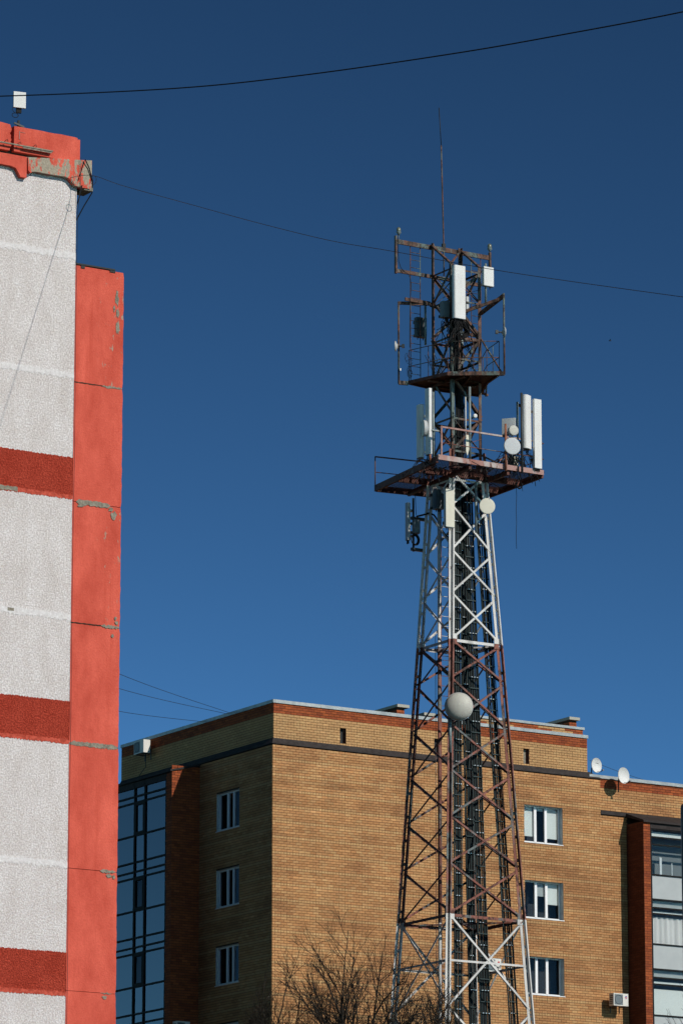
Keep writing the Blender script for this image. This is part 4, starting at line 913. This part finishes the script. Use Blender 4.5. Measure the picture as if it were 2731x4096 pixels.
c0 = pt(1592, 950, hb+.05); b = MB(); b.tube([pt(x, y, hb+.06) for x, y in ((1592, 955), (1592, 1010), (1594, 1045), (1602, 1070), (1615, 1086), (1632, 1096), (1640, 1112), (1644, 1140), (1642, 1170), (1640, 1200), (1639, 1260), (1638, 1330), (1638, 1390))], .010, 6)
o = tag(b.build('lamp_cable', M['cable']), 'black cable looping from the left lamp down the rusty ladder', 'cable'); o.location = FT.o; o.rotation_euler = (0, 0, ALPHA)
# wide platform, left group
def side_panel(px0, px1, py0, py1, n, wn, label, mat='gelcoat_white', rad=.02):
    """panel facing left: px0-px1 is its narrow sunlit edge, wn its breadth along n"""
    a = FT.onN(px0, py1, n); c = FT.onN(px1, py0, n); z0 = FT.onN((px0+px1)/2, py1, n)[2]; h = FT.onN((px0+px1)/2, py0, n)[2] - z0; wd = c[0]-a[0]
    t = thing('panel_antenna', label, 'antenna', FT.w((a[0]+c[0])/2, n - wn/2, z0), ALPHA, GA)
    b = MB(); b.rbox(wd, wn, 0, h, min(rad, wd*.45), 4); b.build('radome', M[mat], t)
    b = MB(); b.rbox(wd*.94, wn*.96, -.014, -.001, min(rad, wd*.4)*.9, 3); b.build('end_cap', M['cabinet'], t)
    for z in (h*.12, h*.8): q = MB(); q.box(wd/2+.001, wd/2+.12, -.05, .05, z-.03, z+.03); q.build('bracket', M['pipe'], t)
    for k in range(3): q = MB(); q.tube([(0, -wn*.3+k*wn*.3, -.014), (0, -wn*.3+k*wn*.3, -.12)], .016, 6); q.build('connector', M['black'], t)
side_panel(1716, 1727, 1552, 1815, 1.45, .23, 'tall narrow grey panel antenna rising behind the upper platform floor')
side_panel(1681, 1698, 1617, 1828, 1.1, .25, 'grey panel antenna with a drum dish in front of it', 'gelcoat_white', rad=.05)
drum(1690, 1713, 1.25, 66, .1, 'cream drum dish seen edge-on beside the left panel antennas', 'gelcoat_cream', -112, .02)
pipe(1733, 1568, 1840, 1.4, .033, 'grey mounting pipe beside the tall narrow panel antenna')
pipe(1720, 1818, 1850, 1.5, .035, 'short rusty pipe stub under the narrow panel antenna', 'rust_pipe')
b = MB(); c = pt(1725, 1720, 1.45); b.box(0, .25, -.03, .03, -.02, .02); o = tag(b.build('clamp_bar', M['pipe']), 'grey clamp bar joining pipe and handrail', 'clamp'); o.location = FT.w(*c); o.rotation_euler = (0, 0, ALPHA)
def tangle(name, label, cx_, cy_, n, sx, sy, k, seed, rr=.011, drop=0):
    r = random.Random(seed); t = thing(name, label, 'cables', FT.w(*pt(cx_, cy_, n)), ALPHA, 'tangles of feeder cables')
    for i in range(k):
        x, y = r.uniform(-sx, sx), r.uniform(-sy, sy); P = [(x, r.uniform(-.1, .1), y)]
        dx, dz_ = r.uniform(-.12, .12), r.uniform(-.2, -.04)
        for q in range(5): P.append((P[-1][0] + dx + r.uniform(-.06, .06), P[-1][1] + r.uniform(-.06, .06), P[-1][2] + dz_ + r.uniform(-.07, .07)))
        b = MB(); b.tube(P, rr*r.uniform(.7, 1.3), 5); b.build('jumper_cable', M['cable'], t)
    return t
tangle('cable_tangle', 'black jumper cables hanging under the tall white panel antenna', 1838, 1285, .95, .2, .05, 26, 3)
t = thing('cable_coil', 'thick black coil of spare cable below the tall white panel', 'cables', FT.w(*pt(1845, 1320, .8)), ALPHA)
for k in range(9):
    b = MB(); rr = .17 + .012*k; b.tube([(rr*math.cos(a_)*.9, .02*k-.08, rr*math.sin(a_)) for a_ in [q*2*math.pi/18 for q in range(19)]], .016, 5); b.build('turn', M['cable'], t)
tangle('cable_tangle', 'black jumper cables under the blue grey radio unit', 1790, 1280, .5, .2, .05, 22, 4)
tangle('cable_tangle', 'black jumper cables below the left platform antennas', 1695, 1836, 1.3, .25, .02, 16, 5, .010)
tangle('cable_tangle', 'black jumper cables around the ribbed radio units on the platform', 2050, 1815, 1.75, .3, .15, 30, 6, .010)
tangle('cable_tangle', 'black jumper cables under the right panel antennas', 2100, 1810, 1.8, .12, .12, 14, 7, .010)
for px, py, lb in ((1842, 1345, 'grey cylinder filter under the cable coil'), (1846, 1382, 'grey cylinder filter low on the mast')):
    b = MB(); b.lathe([(.001, .22), (.045, .22), (.05, .2), (.05, .02), (.045, 0), (.001, 0)], (0, 0, 0), (0, 0, 1), 14); o = tag(b.build('filter_can', M['pipe']), lb, 'filter', 'filters on the mast'); o.location = FT.w(*pt(px, py, .45))
# wide platform, centre and right group
pipe(1879, 1548, 1838, 1.5, .038, 'grey mounting pipe standing behind the platform handrail')
pipe(1862, 1588, 1752, 1.6, .016, 'thin white rod antenna in front of the mast', 'gelcoat_white', 'rod_antenna', 'antenna', GA)
b = MB(); b.face_prism([(-.05, .55), (.05, .55), (.06, .12), (.0, -.08), (-.05, .05)], -.01, .01); o = tag(b.build('blade_antenna', M['gelcoat_cream']), 'cream blade antenna with pointed lower end in front of the mast', 'antenna', GA); o.location = FT.w(*pt(1868, 1812, 1.55)); o.rotation_euler = (0, 0, ALPHA)
drum(1900, 1663, 1.5, 17, .10, 'tiny white dish on the pipe by the mast', 'gelcoat_white', -15, .02)
panel(2104, 2120, 1580, 1793, 1.95, .2, 'white rounded panel antenna behind the dark pipe', rad=.10, w_=.34, rot=25)
panel(2138, 2164, 1597, 1872, 2.0, .11, 'tall white panel antenna at the right end of the platform', rad=.01)
panel(2021, 2057, 1673, 1737, 1.75, .12, 'grey finned radio unit above the small round dish', 'gelcoat_grey', rot=-50, rad=.01, conn=2, w_=.42, cat='radio unit', name='radio_unit', group='radio units on the tower')
panel(2055, 2073, 1826, 1872, 1.7, .14, 'cream finned radio unit among cables behind the big dish', 'gelcoat_cream', rad=.01, conn=2, cat='radio unit', name='radio_unit', group='radio units on the tower')
panel(2030, 2050, 1832, 1868, 1.6, .2, 'dark radio unit among cables behind the big dish', 'cabinet_dark', rad=.01, conn=2, cat='radio unit', name='radio_unit', group='radio units on the tower')
pipe(2087, 1572, 1892, 2.05, .036, 'dark tall pipe on the platform edge between dish and panels', 'dark_pipe')
pipe(2069, 1608, 1750, 1.85, .034, 'grey pipe behind the small round dish', 'pipe')
pipe(2022, 1696, 1884, 1.98, .036, 'rusty pipe at the platform edge left of the big dish', 'rust_pipe')
drum(2054, 1721, 2.02, 41, .14, 'small round dish with yellowed cover above the big dish', 'dome_cover', -10, .015)
drum(2048, 1784, 2.12, 69, .10, 'big round grey dish on the platform railing', 'dish_cover', -15, .012)
# below the platform
panel(1783, 1817, 1957, 2107, 1.05, .12, 'cream panel antenna on the front leg below the platform', 'gelcoat_cream', rad=.008)
drum(1948, 2024, 1.1, 65, .10, 'cream round dish on the right leg under the platform', 'gelcoat_cream', -18, .010)
panel(1748, 1779, 1958, 2032, .0, .3, 'dark radio unit behind the cream panel under the platform', 'cabinet_dark', rad=.06, conn=3, cat='radio unit', name='radio_unit', group='radio units on the tower')
side_panel(1630, 1641, 2010, 2158, -.85, .14, 'grey shaded panel antenna held out left of the tower', 'gelcoat_grey', rad=.01)
pipe(1653, 1993, 2206, -.85, .033, 'dark pipe held out left of the tower on two arms', 'dark_pipe')
panel(1657, 1682, 2079, 2130, -.7, .16, 'grey radio unit hanging left of the tower', 'cabinet', rad=.04, conn=3, cat='radio unit', name='radio_unit', group='radio units on the tower')
for y, e, lb in ((2072, 1702, 'upper dark arm holding the outboard pipe'), (2196, 1692, 'lower dark arm holding the outboard pipe')):
    a, c = pt(1644, y, -.85), pt(e, y + 6, -.85); b = MB(); b.box(0, c[0]-a[0], -.04, .04, -.045, .045); o = tag(b.build('outrigger_arm', M['dark_pipe']), lb, 'bracket', 'arms left of the tower'); o.location = FT.w(*a); o.rotation_euler = (0, 0, ALPHA)
t = thing('cable_coil', 'loop of black cable tied to the outboard pipe', 'cables', FT.w(*pt(1657, 2160, -.8)), ALPHA)
for k in range(5): b = MB(); rr = .11 + .01*k; b.tube([(rr*math.cos(a_), .012*k, rr*1.15*math.sin(a_)) for a_ in [q*2*math.pi/18 for q in range(19)]], .012, 5); b.build('turn', M['cable'], t)
b = MB()
b.tube([pt(x, y, -.6) for x, y in ((1665, 2066), (1690, 2060), (1715, 2052), (1735, 2060), (1752, 2085), (1765, 2120), (1790, 2150))], .028, 6); o = tag(b.build('feeder_cable', M['cable']), 'thick black cable arching from the outboard pipe into the tower', 'cable'); o.location = FT.o; o.rotation_euler = (0, 0, ALPHA)
pipe(1903, 1930, 2130, .8, .036, 'pale pipe standing behind the cream dish under the platform', 'pipe')
# big domed dish lower down
drum(1834, 2826, 1.55, 112, .12, 'large domed dish on the red front leg of the tower', 'dome_cover', -32, .24)
pipe(1800, 2845, 3010, 1.25, .045, 'grey pipe below the large domed dish', 'pipe')
# ================================================================== wires, pole, trees
def wire(name, pts, r_, label, mat='wire', cat='wire', group=None):
    b = MB(); b.tube(pts, r_, 5, world=True); return tag(b.build(name, M[mat]), label, cat, group)
def spline(P, k=8):
    out = []
    for i in range(len(P) - 1):
        p0, p1, p2, p3 = P[max(i-1, 0)], P[i], P[i+1], P[min(i+2, len(P)-1)]
        for j in range(k):
            t = j/k; out.append(.5*((2*p1) + (p2-p0)*t + (2*p0-5*p1+4*p2-p3)*t*t + (3*p1-p0-3*p2+p3)*t**3))
    return out + [P[-1]]
wire('overhead_cable', spline([at(x, y, Y) for x, y, Y in ((-700, 398, 52), (0, 385, 50), (697, 354, 48), (1219, 300, 46.5), (1829, 212, 45), (2264, 136, 44), (2731, 47, 43), (3300, -80, 42))]), .0075, 'thick black cable sagging across the open sky above everything', 'cable', 'cable')
P = []
for x, y in ((300, 676), (369, 702), (496, 744), (749, 814), (1045, 895), (1324, 963), (1568, 1005), (1951, 1075), (2264, 1123), (2731, 1188), (2950, 1215)):
    uu = .05
    for _ in range(8): q = FL.onU(x, y, uu); uu = .05 - .058*q[1]
    q = FL.onU(x, y, uu); P.append(FL.w(*q))
P[0] = FL.w(-.25, .14, P[1].z + .05)
lw = wire('thin_wire', spline(P), .0065, 'thin wire running from the red cornice past the tower mast')
c = P[1] + (P[2]-P[1])*.05
b = MB(); b.tube([c + N*.0 + U*(.07*math.cos(a)) + Vector((0, 0, -.1 + .1*math.sin(a))) + N*.03*math.sin(a) for a in [k*.45 for k in range(15)]], .006, 5, world=True); o = b.build('wire_loop', M['wire'], lw)
for i, (x0, y0, x1, y1, lb) in enumerate(((440, 2675, 915, 2850, 'upper thin wire reaching the left roof edge'), (440, 2738, 907, 2855, 'middle thin wire reaching the left roof edge'), (440, 2831, 804, 2886, 'lower thin wire reaching the left roof edge'))):
    q = FB.onU(x1, y1, .1); e = FB.w(.1, q[1], q[2]); s = at(x0 - 300, y0 - (y1-y0)/(x1-x0)*300 - 10, 140)
    m_ = (s + e)/2 + Vector((0, 0, -.12)); wire('roof_wire', spline([s, m_, e]), .009, lb, group='wires to the brick roof')
q0 = FB.onN(2357, 3042, -.1); q1 = FB.onN(2622, 3135, 0)
wire('guy_wire', spline([FB.w(*q0), (FB.w(*q0)+FB.w(*q1))/2 + Vector((0, 0, -.04)), FB.w(*q1)]), .008, 'thin wire sloping from the attic wall down to the low roof coping')
# steel pole at the right edge
t = thing('steel_pole', 'dark round-topped steel pole in front of the right glazed bay', 'pole', (at(2741, 3300, 62).x, 62, 0), 0)
zt = at(2735, 3212, 62).z
b = MB(); b.lathe([(.085, 0), (.085, .3), (.07, .32), (.07, zt-.07), (.06, zt-.03), (.03, zt-.005), (.001, zt)], (0, 0, 0), (0, 0, 1), 16); b.build('shaft', M['dark_pipe'], t)
b = MB(); b.lathe([(.16, 0), (.16, .03), (.001, .031)], (0, 0, 0), (0, 0, 1), 16); b.build('base_plate', M['dark_pipe'], t)
# bare trees: limbs, branches and twigs filling an uneven dome
def bare_tree(label, base, top, rx, zc, seed, counts, r0, group):
    r = random.Random(seed); t = thing('bare_tree', label, 'tree', base, 0, group); tr, br, twg = MB(), MB(), MB(); rz = top - zc
    def inside(p):
        k = 1 + .22*noise.noise(Vector((p.x*.9 + seed, p.y*.9, p.z*.9)))
        return (p.x/rx)**2 + (p.y/rx)**2 + ((p.z - zc)/rz)**2 < k or p.z < zc
    def rv(): return Vector((r.uniform(-1, 1), r.uniform(-1, 1), r.uniform(-1, 1)))
    def path(p, d, L, wob, k):
        pts = [p]; dd = d.normalized()
        for i in range(k):
            dd = (dd + rv()*wob).normalized(); pts.append(pts[-1] + dd*L/k)
        return pts, dd
    trunk, _ = path(Vector((0, 0, 0)), Vector((.02, 0, 1)), zc*.62, .05, 8); tr.tube(trunk, r0, 10, True, True, r0*.72)
    def grow(p, d, L, rad, lev):
        for _ in range(7):
            pts, dd = path(p, d + rv()*(.25 if lev == 0 else .12), L, (.12, .16, .20, .26)[lev], (9, 6, 4, 3)[lev])
            if inside(pts[-1]): break
            L *= .8
        else:
            return
        mb = br if lev < 2 else twg
        mb.tube(pts, rad, (7, 5, 3, 3)[lev], False, True, max(rad*.4, .0038))
        if lev == 3: return
        for j in range(counts[lev+1]):
            f = r.uniform(.25 if lev == 0 else .15, 1); q = f*(len(pts)-1); i = min(int(q), len(pts)-2); P = pts[i].lerp(pts[i+1], q-i); D = (pts[i+1]-pts[i]).normalized()
            out = Vector((P.x, P.y, 0)).normalized() if P.xy.length > .1 else Vector((0, 0, 0))
            nd = D*.7 + rv()*.75 + out*.22 + Vector((0, 0, .55 if lev == 0 else .38))
            grow(P, nd, ((0, 2.1, 1.0, .5)[lev+1])*r.uniform(.6, 1.2), max(rad*(.40, .40, .55)[lev], .0048), lev+1)
    for j in range(counts[0]):
        a = j*2.399 + r.uniform(-.3, .3); rr = math.sqrt((j + .5)/counts[0]); P = trunk[-1].lerp(trunk[-3], r.random())
        tgt = Vector((rx*.8*rr*math.cos(a), rx*.8*rr*math.sin(a), zc + rz*.46*math.sqrt(max(0, 1-rr*rr*.85))))
        grow(P, (tgt-P).normalized(), (tgt-P).length, r0*.26, 0)
    zz_ = sorted(v.z for v in twg.v); kz = top/zz_[int(len(zz_)*.994)]
    for mb in (tr, br, twg):
        for v in mb.v: v.z *= kz
    tr.build('trunk', M['bark'], t, False); br.build('limbs', M['bark'], t, False); o = twg.build('twigs', M['bark'], t, False); o['kind'] = 'stuff'
    return t
base = at(1430, 4000, 118)
bare_tree('bare leafless tree with a dense twig crown in front of the tower', (base.x, 118, 0), at(1430, 3826, 118).z, 3.15, 12.4, 12, (24, 13, 8, 5), .24, 'bare trees in front of the tower')
base = at(2990, 4000, 120)
bare_tree('bare tree reaching thin twigs across the right glazed bay', (base.x, 120, 0), at(2700, 3880, 120).z, 2.7, 12.4, 23, (9, 7, 5, 3), .18, 'bare trees in front of the tower')
# bird far off in the sky
c = at(2438, 1363, 240); t = thing('bird', 'tiny dark bird gliding in the open sky right of the tower', 'bird', c, R(20))
b = MB(); b.lathe([(.001, -.09), (.018, -.06), (.026, -.01), (.022, .04), (.012, .07), (.001, .09)], (0, 0, 0), (1, .1, .08), 10)
for sg in (-1, 1): b.poly([V(p) for p in ((.03, 0, .01), (-.03, 0, .01), (-.07, sg*.15, .05), (-.04, sg*.16, .055))])
b.build('body', M['black'], t)
